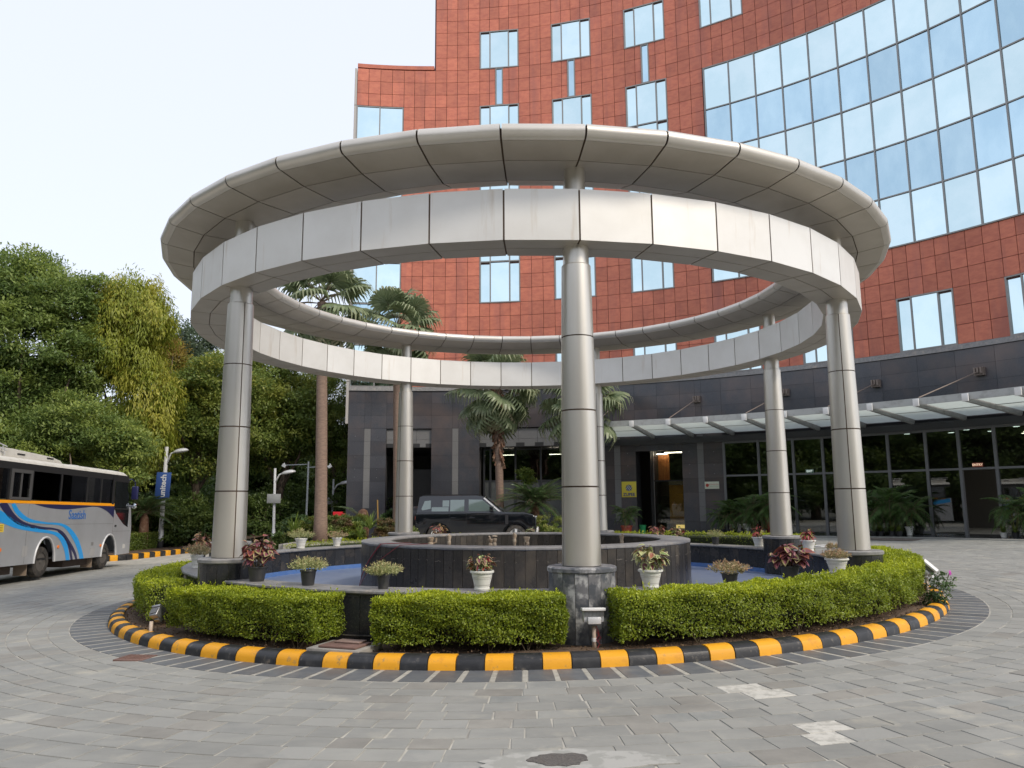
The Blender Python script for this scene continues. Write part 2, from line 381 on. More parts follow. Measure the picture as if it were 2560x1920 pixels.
def fan_mesh(name, seed, R0=.95, seg=26, mat_=None, dead=0.0):
    """one fan-palm frond: stalk along +x, pleated fan with drooping tips"""
    R_ = random.Random(seed); m = MB(); st = 1.1
    m.mi = 1; m.tube([(0, 0, 0), (st*.5, 0, .05), (st, 0, 0)], [.022, .016, .012], 5); m.mi = 0
    tone = []
    base = Vector((st, 0, 0)); nv0 = len(m.v)
    for k in range(seg):
        a = radians(-118 + 236*k/(seg-1)); L = R0*(1-.22*abs(a)/2)*R_.uniform(.88, 1.05)
        d = Vector((cos(a), sin(a), 0)); s = Vector((-sin(a), cos(a), 0))
        w = 2*R0*.62*radians(236/(seg-1))*.5*1.05
        fold = (.02 if k % 2 else -.02); dr = R_.uniform(.25, .6)
        pr = [(0, 0, 0), (.35, w*.55, 0), (.62, w, -.05), (.82, w*.55, -.08-dr*.25), (.93, .010, -.12-dr*.95)]
        V = []
        for t, ww, dz in pr:
            c = base + d*(L*t*(1 if t < .9 else .93)); c.z += dz*L + .18*abs(sin(a))*t*.2
            V.append((c - s*ww/2 + Vector((0, 0, fold)), c + s*ww/2 - Vector((0, 0, fold))))
        for j in range(len(V)-1): m.poly((V[j][0], V[j+1][0], V[j+1][1], V[j][1]))
    me = m.mesh(name, [mat_ or lm_palm, m_stem])
    zs = np.array([v[0] for v in m.v]); t = np.clip((zs-(st+R0*.62))/(R0*.3), 0, 1)*.55 + dead
    a = me.attributes.new('tone', 'FLOAT', 'POINT'); a.data.foreach_set('value', np.clip(t, 0, 1)); return me
def pinnate_mesh(name, seed, L=1.2, nl=26, lw=.03, ll=.28, arch=.5, mat_=None, vee=.35):
    """feather frond along +x arching down"""
    R_ = random.Random(seed); m = MB(); pts = []
    for k in range(9):
        t = k/8; pts.append(Vector((L*t*(1-.18*arch*t), 0, L*(.35*t - arch*t*t*.9))))
    m.mi = 1; m.tube(pts, [.012*(1-.8*k/8) for k in range(9)], 4); m.mi = 0
    for k in range(nl):
        t = .16 + .84*k/(nl-1); f = t*8; i = min(int(f), 7); p = pts[i].lerp(pts[i+1], f-i); tg = (pts[i+1]-pts[i]).normalized()
        l = ll*sin(pi*min(1, .12+.88*t)**.8)*1.0*R_.uniform(.9, 1.1)+.03
        for sd_ in (-1, 1):
            d = (tg*.55 + Vector((0, sd_, 0)) + Vector((0, 0, vee - .35*R_.random()))).normalized()
            s = d.cross(Vector((0, 0, 1))).normalized()
            q = p + d*l*.45; e = p + d*l + Vector((0, 0, -l*.22))
            m.poly((p, q - s*lw/2, e, q + s*lw/2))
    me = m.mesh(name, [mat_ or lm_cycad, m_stem]); return me
def heart_leaf(name, mats, L=.09, Wd=.07, cup=.25):
    """broad leaf with a centre field and a contrasting margin"""
    m = MB(); out = [(0, 0), (.12, .38), (.38, .5), (.7, .33), (1, 0), (.7, -.33), (.38, -.5), (.12, -.38)]
    inn = [(.08, 0), (.2, .22), (.4, .30), (.66, .18), (.86, 0), (.66, -.18), (.4, -.30), (.2, -.22)]
    z = lambda x, y: cup*abs(y)*Wd - .35*L*x*x
    P = [Vector((x*L, y*Wd, z(x, y))) for x, y in out]; Q = [Vector((x*L, y*Wd, z(x, y)-.0)) for x, y in inn]
    m.mi = 0; m.poly([Q[0], Q[7], Q[6], Q[5], Q[4]]); m.poly([Q[0], Q[4], Q[3], Q[2], Q[1]]); m.mi = 1
    for k in range(8): m.poly((P[k], Q[k], Q[(k+1) % 8], P[(k+1) % 8]))
    return m.mesh(name, mats)
# ================================================================ SETTING: ground, drive, island
gr = MB()
gx = [-600, -60, -15, -8, 0, 8, 20, 40, 600]
for i in range(len(gx)-1):
    a, b = gx[i], gx[i+1]
    gr.poly(((a, -400, gz(a)-.06), (b, -400, gz(b)-.06), (b, 700, gz(b)-.06), (a, 700, gz(a)-.06)))
m_ground = mat('packed_earth', (.12, .10, .075), .95, c2=(.07, .075, .045), nz=(1.2, .4, .6), seed=False)
tag(part('ground', gr.mesh('ground', m_ground)), 'bare earth ground around the drive', kind='structure')

dv = MB(); xs = [-34, -24, -15, -11, -8, -4, 0, 6, 12, 20, 30]
for i in range(len(xs)-1):
    a, b = xs[i], xs[i+1]
    dv.poly(((a, -40, gz(a)-.004), (b, -40, gz(b)-.004), (b, 26, gz(b)-.004), (a, 26, gz(a)-.004)))
m_grout = mat('pale_grout', (.46, .44, .385), .9, c2=(.27, .26, .235), nz=(3, .4, .65), bump=(50, .3, .003), seed=False)
drive = tag(part('driveway', dv.mesh('driveway', m_grout)), 'grey slate paved drive circling the island', kind='structure')

m_slate = mat('grey_green_slate', (.315, .313, .288), .66, var=.09, c2=(.265, .267, .25), nz=(2.6, .38, .68), c3=(.39, .375, .325), nz3=(2.1, .57, .70), st3=(1, 1, 1), bump=(22, .5, .005), stretch=(1, 2.4, 1), wear=(.32, .20))
m_slate2 = mat('rough_pale_slate', (.32, .32, .298), .7, var=.06, wear=(.32, .20), c2=(.325, .322, .30), nz=(11, .46, .6), c3=(.2, .215, .21), nz3=(2, .5, .8), bump=(26, .6, .006))
m_slate3 = mat('brownish_slate', (.31, .298, .268), .62, var=.07, wear=(.32, .20), c2=(.238, .23, .208), nz=(3, .4, .7), bump=(22, .5, .005))
m_slatew = mat('whitish_stone', (.53, .515, .465), .75, c2=(.38, .37, .33), nz=(14, .45, .6), bump=(40, .4, .004))
def stone(m, r0, r1, a0, a1, h):
    j = lambda s=.006: rnd.uniform(-s, s)
    pts = []
    for r, a in ((r0, a0), (r0, a1), (r1, a1), (r1, a0)):
        rr = r + j(); aa = a + j(.006)/r
        x, y = rr*sin(aa), -rr*cos(aa); pts.append((x, y, gz(x)))
    dz = [h + j(.0008) for _ in range(4)]
    b = [(x, y, z-.003) for x, y, z in pts]; t = []
    cx = sum(p[0] for p in pts)/4; cy = sum(p[1] for p in pts)/4
    for (x, y, z), d in zip(pts, dz):
        t.append((x + (cx-x)*.018, y + (cy-y)*.018, z + d))
    i = len(m.v); m.v += b + t
    m.f.append((i+4, i+5, i+6, i+7)); m.m.append(m.mi)
    for k in range(4): m.f.append((i+k, i+(k+1) % 4, i+4+(k+1) % 4, i+4+k)); m.m.append(m.mi)
STN = []
r = 7.30; row = 0
while r < 22:
    dr = .25 if row == 0 else rnd.uniform(.22, .265)
    ws_ = []
    while sum(ws_) < 2*pi*r: ws_.append(rnd.uniform(.26, .40) if row else .36)
    kf = 2*pi*r/sum(ws_); a = pi
    for w in ws_:
        w = w*kf/r
        am = a + w/2; rm = r + dr/2; x, y = rm*sin(am), -rm*cos(am)
        # skip what the bus kerb, terrace and planter cover
        if hypot(x+4.32, y+3.0) < 25.9 and not (x < -15.2) and not (y > 12.2 and x < -1):
            depth = y - EYE.y
            if depth > 1.3 and abs(x) < depth*.72 + 2.0: STN.append((r, dr, a, w, depth))
        a += w
    r += dr; row += 1
vis = [s for s in STN]
vis.sort(key=lambda s: -(s[3]*s[0]*s[1])/(s[4]**3))
white = [at_z(1366*1.0+666, 1835, 0), at_z(2050, 1865, 0), at_z(1812, 1729, 0), at_z(1930, 1740, 0)]
def smat(s):
    rm = s[0]+s[1]/2; am = s[2]+s[3]/2; x, y = rm*sin(am), -rm*cos(am)
    for w_ in white:
        if abs(x-w_.x) < .17 and abs(y-w_.y) < .125: return m_slatew
    q = rnd.random()
    lum = sin(x*.9+1)*cos(y*.7)
    return m_slate2 if q < .13 + .10*(x > 3) + .05*lum else m_slate3 if q < .30 else m_slate
stuff = {}
for i, s in enumerate(vis):
    rr, dr, a, w, dep = s; g = rnd.uniform(.005, .0085); mt = smat(s) if dep < 16 else m_slate
    if i < 300:
        m = MB(); stone(m, rr+g*.8, rr+dr-g*.8, a+g/rr, a+w-g/rr, rnd.uniform(.0006, .0032)); part('paving_stone', m.mesh('paving_stone', mt), drive)
    else:
        stone(stuff.setdefault(mt.name, (MB(), mt))[0], rr+g*.8, rr+dr-g*.8, a+g/rr, a+w-g/rr, rnd.uniform(.0006, .0032))
allm = MB(); mats_ = []
for k, (mb_, mt) in stuff.items():
    off = len(allm.v); allm.v += mb_.v; allm.f += [tuple(q+off for q in f) for f in mb_.f]; allm.m += [len(mats_)]*len(mb_.f); mats_.append(mt)
part('paving_stones', allm.mesh('paving_stones', mats_), drive, kind='stuff')
# cement patch with a damp dark centre, near the bottom edge
m_cem = mat('splashed_cement', (.38, .375, .35), .8, c2=(.30, .30, .275), nz=(7, .48, .56), bump=(50, .4, .003))
m_damp = mat('dark_aggregate', (.13, .12, .11), .5, c2=(.075, .07, .066), nz=(60, .4, .6), bump=(80, .6, .006))
def blob(name, px, py, rx, ry, z, mt, seed):
    c = at_z(px, py, 0); R_ = random.Random(seed); m = MB(); P = []
    for k in range(28):
        a = 2*pi*k/28; q = 1 + R_.uniform(-.12, .12) + .08*sin(3*a+seed)
        x = c.x + rx*cos(a)*q; y = c.y + ry*sin(a)*q; P.append((x, y, gz(x)+z))
    m.poly(P); m.poly([(x, y, gz(x)) for x, y, _ in reversed(P)])
    for k in range(28): m.poly((P[(k+1) % 28], P[k], (P[k][0], P[k][1], gz(P[k][0])), (P[(k+1) % 28][0], P[(k+1) % 28][1], gz(P[(k+1) % 28][0]))))
    return m.mesh(name, mt)
cp = part('cement_patch', blob('cement_patch', 1440, 1905, .60, .19, .0095, m_cem, 3), drive)
part('damp_patch', blob('damp_patch', 1396, 1905, .185, .115, .0135, m_damp, 5), drive)

# banded ring of slabs round the kerb
NB = 152; DA = 360/NB
band = thing('paving_band', 'ring of dark slate slabs with pale radial strips around the kerb', 'paving', (0, -7.05, gz(0)))
tag(band, kind='structure'); del band['category']
bb = MB(); bb.prism([(6.6, -.01), (7.31, -.01), (7.31, .001), (6.6, .001)], 0, 360, segs=NB, tilt=True)
part('bedding', bb.mesh('bedding', m_grout), band)
for k in range(NB):
    a0 = -.1 + DA*k; ws = .40
    j = rnd.uniform(-.03, .03)
    if True:
        m = MB(); m.prism([(6.80, .0), (7.292, 0), (7.290, .006), (6.80, .006)], a0+ws/2+.035+j, a0+DA-ws/2-.035+j, tilt=True); part('slate_slab', m.mesh('slate_slab', m_band), band)
    if k % 37 != 9:
        m = MB(); m.prism([(6.80, .0), (7.295, 0), (7.295, .0045), (6.80, .0045)], a0-ws/2+.01, a0+ws/2-.01, tilt=True); part('pale_strip', m.mesh('pale_strip', m_strip), band)
# drain grate in the band
g0 = at_z(340, 1626, .01); m = MB()
gp = thing('drain_cover', 'square rust brown drain cover let into the slab ring at the left', 'drain cover', (g0.x, g0.y, gz(g0.x)+.006), rz=radians(-6))
m.box((0, 0, .0), (.34, .30, .02)); part('cover_plate', bevel(m.mesh('cover_plate', m_rust), .004), gp, True)
m = MB()
for k in range(7): m.box((-.12+.04*k, 0, .013), (.012, .24, .006))
part('rib', m.mesh('rib', m_rust), gp, True)

# kerb: blocks painted by turns yellow and black
kerb = thing('island_kerb', 'round kerb of alternating yellow and black painted blocks around the fountain island', 'kerb', (0, -6.8, gz(0)))
prof = [(6.825, -.02), (6.818, .060), (6.800, .098), (6.765, .124), (6.715, .134), (6.655, .134), (6.625, .12), (6.62, -.02)]
for k in range(NB):
    a0 = -3.40 + DA*k; g = .07 + rnd.uniform(0, .05); j = rnd.uniform(-.004, .004)
    m = MB(); pr = [(r_+j*(1 if r_ > 6.7 else 0), z_ + j*.8*(z_ > 0)) for r_, z_ in prof]
    m.prism(pr, a0+g/2, a0+DA-g/2, segs=1, tilt=True)
    part('kerb_block', sharp(m.mesh('kerb_block', m_yellow if k % 2 == 0 else m_kblack), 28), kerb)
m = MB(); m.prism([(6.64, -.02), (6.80, -.02), (6.795, .06), (6.75, .112), (6.66, .122), (6.64, .11)], 0, 360, segs=NB, tilt=True)
part('kerb_core', m.mesh('kerb_core', mat('old_mortar', (.20, .15, .09), .9)), kerb)

# planting bed
m = MB(); N_ = 96; rs = [5.8, 6.05, 6.3, 6.5, 6.63]
G = [[(lambda R_, A: (R_*sin(A), -R_*cos(A), gz(R_*sin(A)) + .085 + .02*sin(7*A+R_*9) + .015*sin(23*A+R_*31) - (.012 if R_ > 6.6 else 0)))(R_, 2*pi*k/N_) for k in range(N_)] for R_ in rs]
for i in range(4):
    for k in range(N_): m.poly((G[i][k], G[i+1][k], G[i+1][(k+1) % N_], G[i][(k+1) % N_]))
tag(part('soil', m.mesh('soil', m_soil, True)), 'dry brown soil in the planting bed inside the kerb', kind='structure')
# litter: small stones and dead leaves on the soil
n = 2600; A = RN.uniform(-2.0, 2.0, n); Rr = RN.uniform(6.2, 6.62, n)
P = np.stack([Rr*np.sin(A), -Rr*np.cos(A), .0178*Rr*np.sin(A)+.098+RN.uniform(0, .012, n)], 1)
lm_dead = leafmat('dead_leaf', (.10, .055, .03), (.22, .14, .07), None, .7, .1)
tag(part('leaf_litter', leaves('leaf_litter', P, RN.normal(size=(n, 3))*[1, 1, .25], .028, .018, lm_dead)), 'dry fallen leaves scattered on the soil', kind='stuff')

# ---------------------------------------------------------------- pool
pool = thing('fountain_pool', 'round blue-floored pool with a black granite wall inside the hedges', 'pool', (0, 0, .1))
m = MB(); m.prism([(0.01, 0), (5.6, 0), (5.6, .12), (0.01, .12)], 0, 360, segs=64); part('pool_floor', m.mesh('pool_floor', m_pool), pool)
m = MB(); m.prism([(5.44, .12), (5.50, .12), (5.50, .20), (5.44, .20)], 0, 360, segs=64); part('blue_skirting', m.mesh('blue_skirting', m_poolblue), pool)
m = MB(); m.prism([(5.515, 0), (5.83, -.15), (5.83, .575), (5.515, .575)], 0, 360, segs=126); part('wall_core', m.mesh('wall_core', m_mortar_b), pool)
NS = 126
for k in range(NS):
    a0 = 360/NS*k + 1.1; av = ((a0+180) % 360)-180
    if abs(av) < 60:
        m = MB(); m.prism([(5.831, -.15), (5.848, -.15), (5.848, .575), (5.831, .575)], a0+.03, a0+360/NS-.03); part('granite_strip', m.mesh('granite_strip', m_granite_b), pool)
    if abs(av) > 48:
        m = MB(); m.prism([(5.497, .12), (5.514, .12), (5.514, .575), (5.497, .575)], a0+.03, a0+360/NS-.03); part('granite_strip', m.mesh('granite_strip', m_granite_b), pool)
for k in range(42):
    a0 = 360/42*k
    m = MB(); m.prism([(5.475, .575), (5.87, .575), (5.885, .59), (5.885, .61), (5.87, .622), (5.475, .622), (5.46, .61), (5.46, .59)], a0+.02, a0+360/42-.02); part('coping_stone', sharp(m.mesh('coping_stone', m_cap)), pool)

# fountain basin
bas = thing('fountain_basin', 'raised round black granite basin in the middle of the blue pool', 'fountain', (0, 0, .12))
m = MB(); m.prism([(2.50, .1), (2.97, .1), (2.97, .90), (2.50, .90)], 0, 360, segs=118); part('wall_core', m.mesh('wall_core', m_mortar_b), bas)
m = MB(); m.prism([(0.01, .1), (2.5, .1), (2.5, .42), (0.01, .42)], 0, 360, segs=48); part('basin_floor', m.mesh('basin_floor', m_granite_b), bas)
NF = 118
for k in range(NF):
    a0 = 360/NF*k; av = ((a0+180) % 360)-180
    if abs(av) < 105:
        m = MB(); m.prism([(2.971, .12), (2.990, .12), (2.990, .90), (2.971, .90)], a0+.09, a0+360/NF-.09); part('granite_strip', m.mesh('granite_strip', m_basin), bas)
    if abs(av) > 70:
        m = MB(); m.prism([(2.480, .42), (2.499, .42), (2.499, .90), (2.480, .90)], a0+.06, a0+360/NF-.06); part('granite_strip', m.mesh('granite_strip', m_basin), bas)
for k in range(30):
    m = MB(); m.prism([(2.50, .90), (2.995, .90), (3.01, .912), (3.01, .935), (2.995, .945), (2.50, .945), (2.485, .935), (2.485, .912)], 12*k+.03, 12*k+12-.03); part('coping_stone', sharp(m.mesh('coping_stone', m_cap)), bas)
# drip stains: pale lime lines running round the basin wall
m = MB(); R_ = random.Random(4); m_lime = mat('lime', (.30, .27, .23), .9)
for k in range(-26, 27):
    a = radians(3.05*k); z = .735 + .012*sin(k*1.7)
    if k % 4 == 0: continue
    w_ = .010 if k % 3 else .035; m = MB(); m.tube([(2.9905*sin(a+t), -2.9905*cos(a+t), z + .008*sin(9*t*20+k)) for t in (0, w_*.33, w_*.66, w_)], .0028, 4); part('lime_crack', m.mesh('lime_crack', m_lime), bas)
# pipe fittings that stand in the basin
noz = [(1077, 1348, .10), (1123, 1343, .12), (1226, 1353, .06), (1236, 1350, .07), (1286, 1339, .11), (1316, 1346, .10), (1553, 1346, .11)]
nlab = ['stubby scaled pipe fitting nearest the left rim of the basin', 'tall scaled pipe fitting second from the left in the basin', 'low pipe stub in front of the mushroom nozzle in the basin',
        'mushroom topped nozzle standing in the middle of the basin', 'double collared nozzle against the far basin wall', 'wide scaled fitting with a side spout in the basin', 'crooked pipe fitting right of the front column in the basin']
for i, (px, py, hh) in enumerate(noz):
    b = at_y(px, 1300, [.9, 1.5, .4, .6, 2.0, .9, 1.2][i]); 
    t = thing('fountain_nozzle', nlab[i], 'nozzle', (b.x, b.y, .42), rz=i*.9, group='fountain nozzles in the basin')
    w = .055 if i in (0, 5) else .04
    m = MB(); m.lathe([(w*1.2, 0), (w*1.2, .03), (w*.8, .05), (w*.75, .33), (w, .35), (w, .40), (w*.8, .42), (w*1.25, .45+hh*.4), (w*1.25, .47+hh*.4), (w*.5, .475+hh*.4)], n=12); part('riser', sharp(m.mesh('riser', m_nozzle)), t, True)
    m = MB()
    if i == 3: m.lathe([(.012, .5), (.012, .53), (.06, .535), (.055, .55), (.0, .56)], n=12)
    elif i in (0, 5): m.tube([(w*.6, 0, .38), (w*2, 0, .42), (w*2, 0, .50)], [.018, .018, .024], 8)
    else: m.tube([(0, 0, .46), (0, .015, .53), (.03, .02, .54)], [.02, .016, .02], 8)
    part('spout', sharp(m.mesh('spout', m_nozzle)), t, True)
# red and green cables hanging over the rim
m_red = mat('red_cable', (.33, .03, .04), .5); m_grn = mat('grey_green_cable', (.12, .17, .15), .5)
def over_rim(name, px0, px1, mt, label, z1=.13, spread=.02):
    a = at_z(px0, 1356, .95); ang0 = atan2(a.x, -a.y); b = at_z(px1, 1466, .13); ang1 = atan2(b.x, -b.y)
    pts = [(2.3*sin(ang0+.05), -2.3*cos(ang0+.05), .55), (2.5*sin(ang0+.03), -2.5*cos(ang0+.03), .95), (2.75*sin(ang0+.01), -2.75*cos(ang0+.01), .953), (3.015*sin(ang0), -3.015*cos(ang0), .95)]
    for t in (.1, .3, .5, .7, .9, 1):
        A_ = ang0 + (ang1-ang0)*t + .004*sin(t*9); pts.append((3.02*sin(A_), -3.02*cos(A_), .95-(.95-z1)*t))
    m = MB(); m.tube(pts, .005, 5); tag(part(name, m.mesh(name, mt, True)), label, 'cable')
over_rim('red_cable', 1044, 1053, m_red, 'left red cable hanging straight down the dark basin wall')
over_rim('red_cable', 1048, 1056, m_red, 'thin red cable twisted beside the straight one on the basin wall')
over_rim('red_cable', 1120, 1069, m_red, 'slanting red cable crossing the dark basin wall')
over_rim('green_cable', 1037, 1052, m_grn, 'grey green cable hanging down the basin wall left of the red ones')

# ---------------------------------------------------------------- ring pergola on seven columns
m_nose = mat('satin_metal_nose', (.64, .61, .56), .40, .5, var=.03, c2=(.57, .54, .48), nz=(1.7, .4, .75))
PHI0 = degrees(0.1123); JA = 360/42
perg = thing('ring_pergola', 'two concentric brushed metal rings carried on seven tapering columns over the fountain', 'pergola', (0, 0, .1))
Ro, Ri, zb, zt = 5.971, 5.385, 4.630, 5.261
low = MB(); low.prism([(Ri+.012, zb+.012), (Ro-.012, zb+.012), (Ro-.012, zt-.012), (Ri+.012, zt-.012)], PHI0, PHI0+360, segs=42)
low = part('lower_ring', low.mesh('lower_ring', m_joint), perg)
ga = .105
for k in range(42):
    a0 = PHI0 + JA*k + ga; a1 = PHI0 + JA*(k+1) - ga; mid = (Ri+Ro)/2
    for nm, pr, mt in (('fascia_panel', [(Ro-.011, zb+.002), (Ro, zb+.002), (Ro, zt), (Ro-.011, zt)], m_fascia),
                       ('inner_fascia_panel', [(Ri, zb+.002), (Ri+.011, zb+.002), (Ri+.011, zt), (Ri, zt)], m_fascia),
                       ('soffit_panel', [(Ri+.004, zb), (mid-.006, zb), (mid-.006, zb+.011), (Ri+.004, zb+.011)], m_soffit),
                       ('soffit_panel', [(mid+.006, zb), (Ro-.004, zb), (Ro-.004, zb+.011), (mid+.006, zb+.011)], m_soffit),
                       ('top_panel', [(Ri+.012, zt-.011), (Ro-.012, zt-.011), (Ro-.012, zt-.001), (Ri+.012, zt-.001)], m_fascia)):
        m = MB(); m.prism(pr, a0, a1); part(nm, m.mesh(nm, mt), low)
hi = MB(); hi.prism([(5.02, 5.76), (5.40, 5.628), (5.955, 5.628), (6.40, 5.70), (6.40, 5.80), (5.02, 5.84)], PHI0, PHI0+360, segs=42)
hi = part('upper_ring', hi.mesh('upper_ring', m_joint), perg)
def nose(cr, cz, r, s):                                       # rounded edge, s=+1 outer, -1 inner
    o = [(cr + s*r*cos(radians(t)), cz + r*sin(radians(t))) for t in range(-100, 101, 20)]
    i_ = [(cr + s*(r-.01)*cos(radians(t)), cz + (r-.01)*sin(radians(t))) for t in range(100, -101, -20)]
    return o + i_
for k in range(42):
    a0 = PHI0 + JA*k + ga; a1 = PHI0 + JA*(k+1) - ga
    no = nose(6.385, 5.762, .092, 1); ni = nose(5.02, 5.80, .085, -1)
    for nm, pr, mt in (('nose_panel', no, m_nose), ('inner_nose_panel', ni, m_nose),
                       ('outer_soffit_panel', [(5.981, 5.612), (6.367, 5.669), (6.367, 5.680), (5.981, 5.623)], m_soffit),
                       ('middle_soffit_panel', [(5.412, 5.612), (5.966, 5.612), (5.966, 5.623), (5.412, 5.623)], m_soffit),
                       ('inner_soffit_panel', [(5.04, 5.714), (5.398, 5.614), (5.398, 5.625), (5.04, 5.725)], m_soffit),
                       ('roof_panel', [(5.02, 5.885), (6.385, 5.853), (6.385, 5.842), (5.02, 5.875)], m_fascia)):
        m = MB(); m.prism(pr, a0, a1); me = m.mesh(nm, mt); 
        if 'nose' in nm: sharp(me, 30)
        part(nm, me, hi)
# columns
zs = [.89, 1.775, 2.65, 3.525, 4.405]; rs = [.222, .2125, .203, .190, .176]
colM = []
RM = 5.678
for k in range(7):
    a = radians(PHI0 + 360/7*k + (2.6 if k == 5 else 0)); c = Vector((RM*sin(a), -RM*cos(a), 0))
    if k == 0: col_t = MB(); 
    m = MB()
    m.lathe([(.18, .86), (.155, 4.6)], n=24); m.lathe([(.147, 4.39), (.147, 4.632)], n=28); m.lathe([(.128, 5.26), (.128, 5.615)], n=28)
    m.v = [(x+c.x, y+c.y, z) for x, y, z in m.v]
    col = part('column', sharp(m.mesh('column', m_panel)), perg)
    seam = radians({0: 200, 1: -108, 6: -52, 2: 0, 3: 90, 4: 60, 5: 140}[k])
    for j in range(4):
        for h in range(2):
            mm = MB(); n = 18; g = .035; ri = []
            pr = [(rs[j], zs[j]+.009), (rs[j+1], zs[j+1]-.009)] if j < 3 else [(rs[j], zs[j]+.005), (rs[j+1], zs[j+1]-.012), (rs[j+1]-.008, zs[j+1])]
            pr = pr + ([(.146, zs[j+1])] if j == 3 else [])
            i0 = 0
            for r_, z_ in pr:
                for q in range(n+1):
                    t = seam + h*pi + g + (pi-2*g)*q/n; mm.v.append((c.x+r_*cos(t), c.y+r_*sin(t), z_))
            # inner return edges
            for r_, z_ in pr[:2]:
                for q in (0, n):
                    t = seam + h*pi + g + (pi-2*g)*q/n; mm.v.append((c.x+(r_-.02)*cos(t), c.y+(r_-.02)*sin(t), z_))
            for e in range(len(pr)-1):
                for q in range(n): s0 = e*(n+1)+q; mm.f.append((s0, s0+1, s0+n+2, s0+n+1)); mm.m.append(0)
            L_ = len(pr)*(n+1); mm.f.append((L_, 0, n+1, L_+2)); mm.f.append((n, L_+1, L_+3, 2*n+1)); mm.m += [0, 0]
            part('cladding_panel', sharp(mm.mesh('cladding_panel', m_panel), 30), col)
    mm = MB(); mm.lathe([(.206, zs[0]+.0), (.195, 2.65), (.168, 4.39)], n=24); mm.v = [(x+c.x, y+c.y, z) for x, y, z in mm.v]
    part('joint_core', mm.mesh('joint_core', m_joint), col)
# granite plinths under the columns
plab = {0: 'round lime-streaked granite plinth under the front column', 6: 'squared black granite plinth with a thick cap under the left front column', 1: 'squared granite plinth with white stains under the right front column',
        2: 'dark granite plinth under the right rear column', 3: 'granite plinth under the rear column hidden behind the basin right of centre', 4: 'granite plinth under the rear column left of centre', 5: 'granite plinth hidden behind the left front column'}
for k in range(7):
    a = radians(PHI0 + 360/7*k + (2.6 if k == 5 else 0)); c = Vector((RM*sin(a), -RM*cos(a), 0))
    t = thing('column_plinth', plab[k], 'plinth', (c.x, c.y, .0), rz=a, group='granite plinths under the pergola columns')
    mt = m_worn if k == 0 else m_granite_b
    if True:
        m = MB(); m.lathe([(.362, -.1), (.362, .83)], n=36); part('drum_core', m.mesh('drum_core', m_mortar_b), t, True)
        for j in range(16):
            m = MB(); a0 = 22.5*j; m.prism([(.363, -.1), (.374, -.1), (.374, .83), (.363, .83)], a0+.35, a0+22.15, segs=4); part('granite_strip', sharp(m.mesh('granite_strip', mt)), t, True)
        m = MB(); m.lathe([(.38, .83), (.392, .842), (.392, .878), (.375, .892), (0, .893)], n=40); part('cap', sharp(m.mesh('cap', m_worn if k == 0 else m_cap)), t, True)
    else:
        w, d = (.80, .74)
        m = MB(); m.box((0, .02, .365), (w-.03, d-.03, .93)); part('plinth_core', m.mesh('plinth_core', m_mortar_g), t, True)
        n_ = 6
        for j in range(n_):
            x = -w/2 + w*(j+.5)/n_
            for y, nm in ((-d/2+.02, 0), (d/2+.02, 1)):
                m = MB(); m.box((x, y, .365), (w/n_-.006, .016, .93)); part('granite_strip', m.mesh('granite_strip', mt if not (k == 1 and j > 3) else m_worn), t, True)
        for j in range(5):
            y = -d/2 + .02 + d*(j+.5)/5
            for x in (-w/2, w/2):
                m = MB(); m.box((x, y, .365), (.016, d/5-.006, .93)); part('granite_strip', m.mesh('granite_strip', mt), t, True)
        m = MB(); m.box((0, .02, .861), (w+.04, d+.04, .058)); part('cap', bevel(m.mesh('cap', m_cap if k != 6 else m_granite_b), .016, 3), t, True)
# two pigeons on the lower ring
m_pig = mat('grey_plumage', (.22, .24, .28), .6, c2=(.15, .16, .19), nz=(12, .4, .6)); m_pign = mat('dark_green_neck', (.04, .09, .09), .35); m_foot = mat('pink_feet', (.4, .12, .1), .6)
for i, (az, face, lb, hd) in enumerate([(43.0, 1.9, 'grey pigeon crouching on the lower ring, further left', -.25), (47.6, 2.3, 'grey pigeon with a green neck standing on the lower ring, further right', .0)]):
    a = radians(az); t = thing('pigeon', lb, 'bird', (5.60*sin(a), -5.60*cos(a), zt), rz=face, group='pigeons on the lower ring')
    m = MB()
    body = [(-.17, .095, .004), (-.13, .10, .016), (-.08, .105, .038), (-.02, .115, .055), (.04, .125, .056), (.08, .145, .046), (.105, .18, .032), (.115, .21, .026), (.128, .232, .029), (.15, .236, .022), (.168, .232, .009), (.185, .224, .003)]
    k = 1 if hd == 0 else .8
    m.tube([(x, 0, (z if x < .06 else .125+(z-.125)*(1+hd))*k) for x, z, r_ in body], [r_ for _, _, r_ in body], 10); part('body', m.mesh('body', m_pig, True), t, True)
    m = MB(); m.tube([(.07, 0, (.14 if hd == 0 else .128)*k), (.10, 0, (.178 if hd == 0 else .158)*k), (.112, 0, (.20 if hd == 0 else .172)*k)], [.049, .037, .030], 10); part('neck', m.mesh('neck', m_pign, True), t, True)
    for s in (-1, 1):
        m = MB(); m.tube([(-.15, s*.015, .10*k), (-.05, s*.048, .118*k), (.05, s*.052, .128*k), (.08, s*.03, .13*k)], [.006, .022, .026, .008], 8); part('wing', m.mesh('wing', m_pig, True), t, True)
        m = MB(); m.tube([(.0, s*.022, .075), (.005, s*.022, .006), (.04, s*.022, .004)], [.008, .005, .004], 5); part('leg', m.mesh('leg', m_foot, True), t, True)

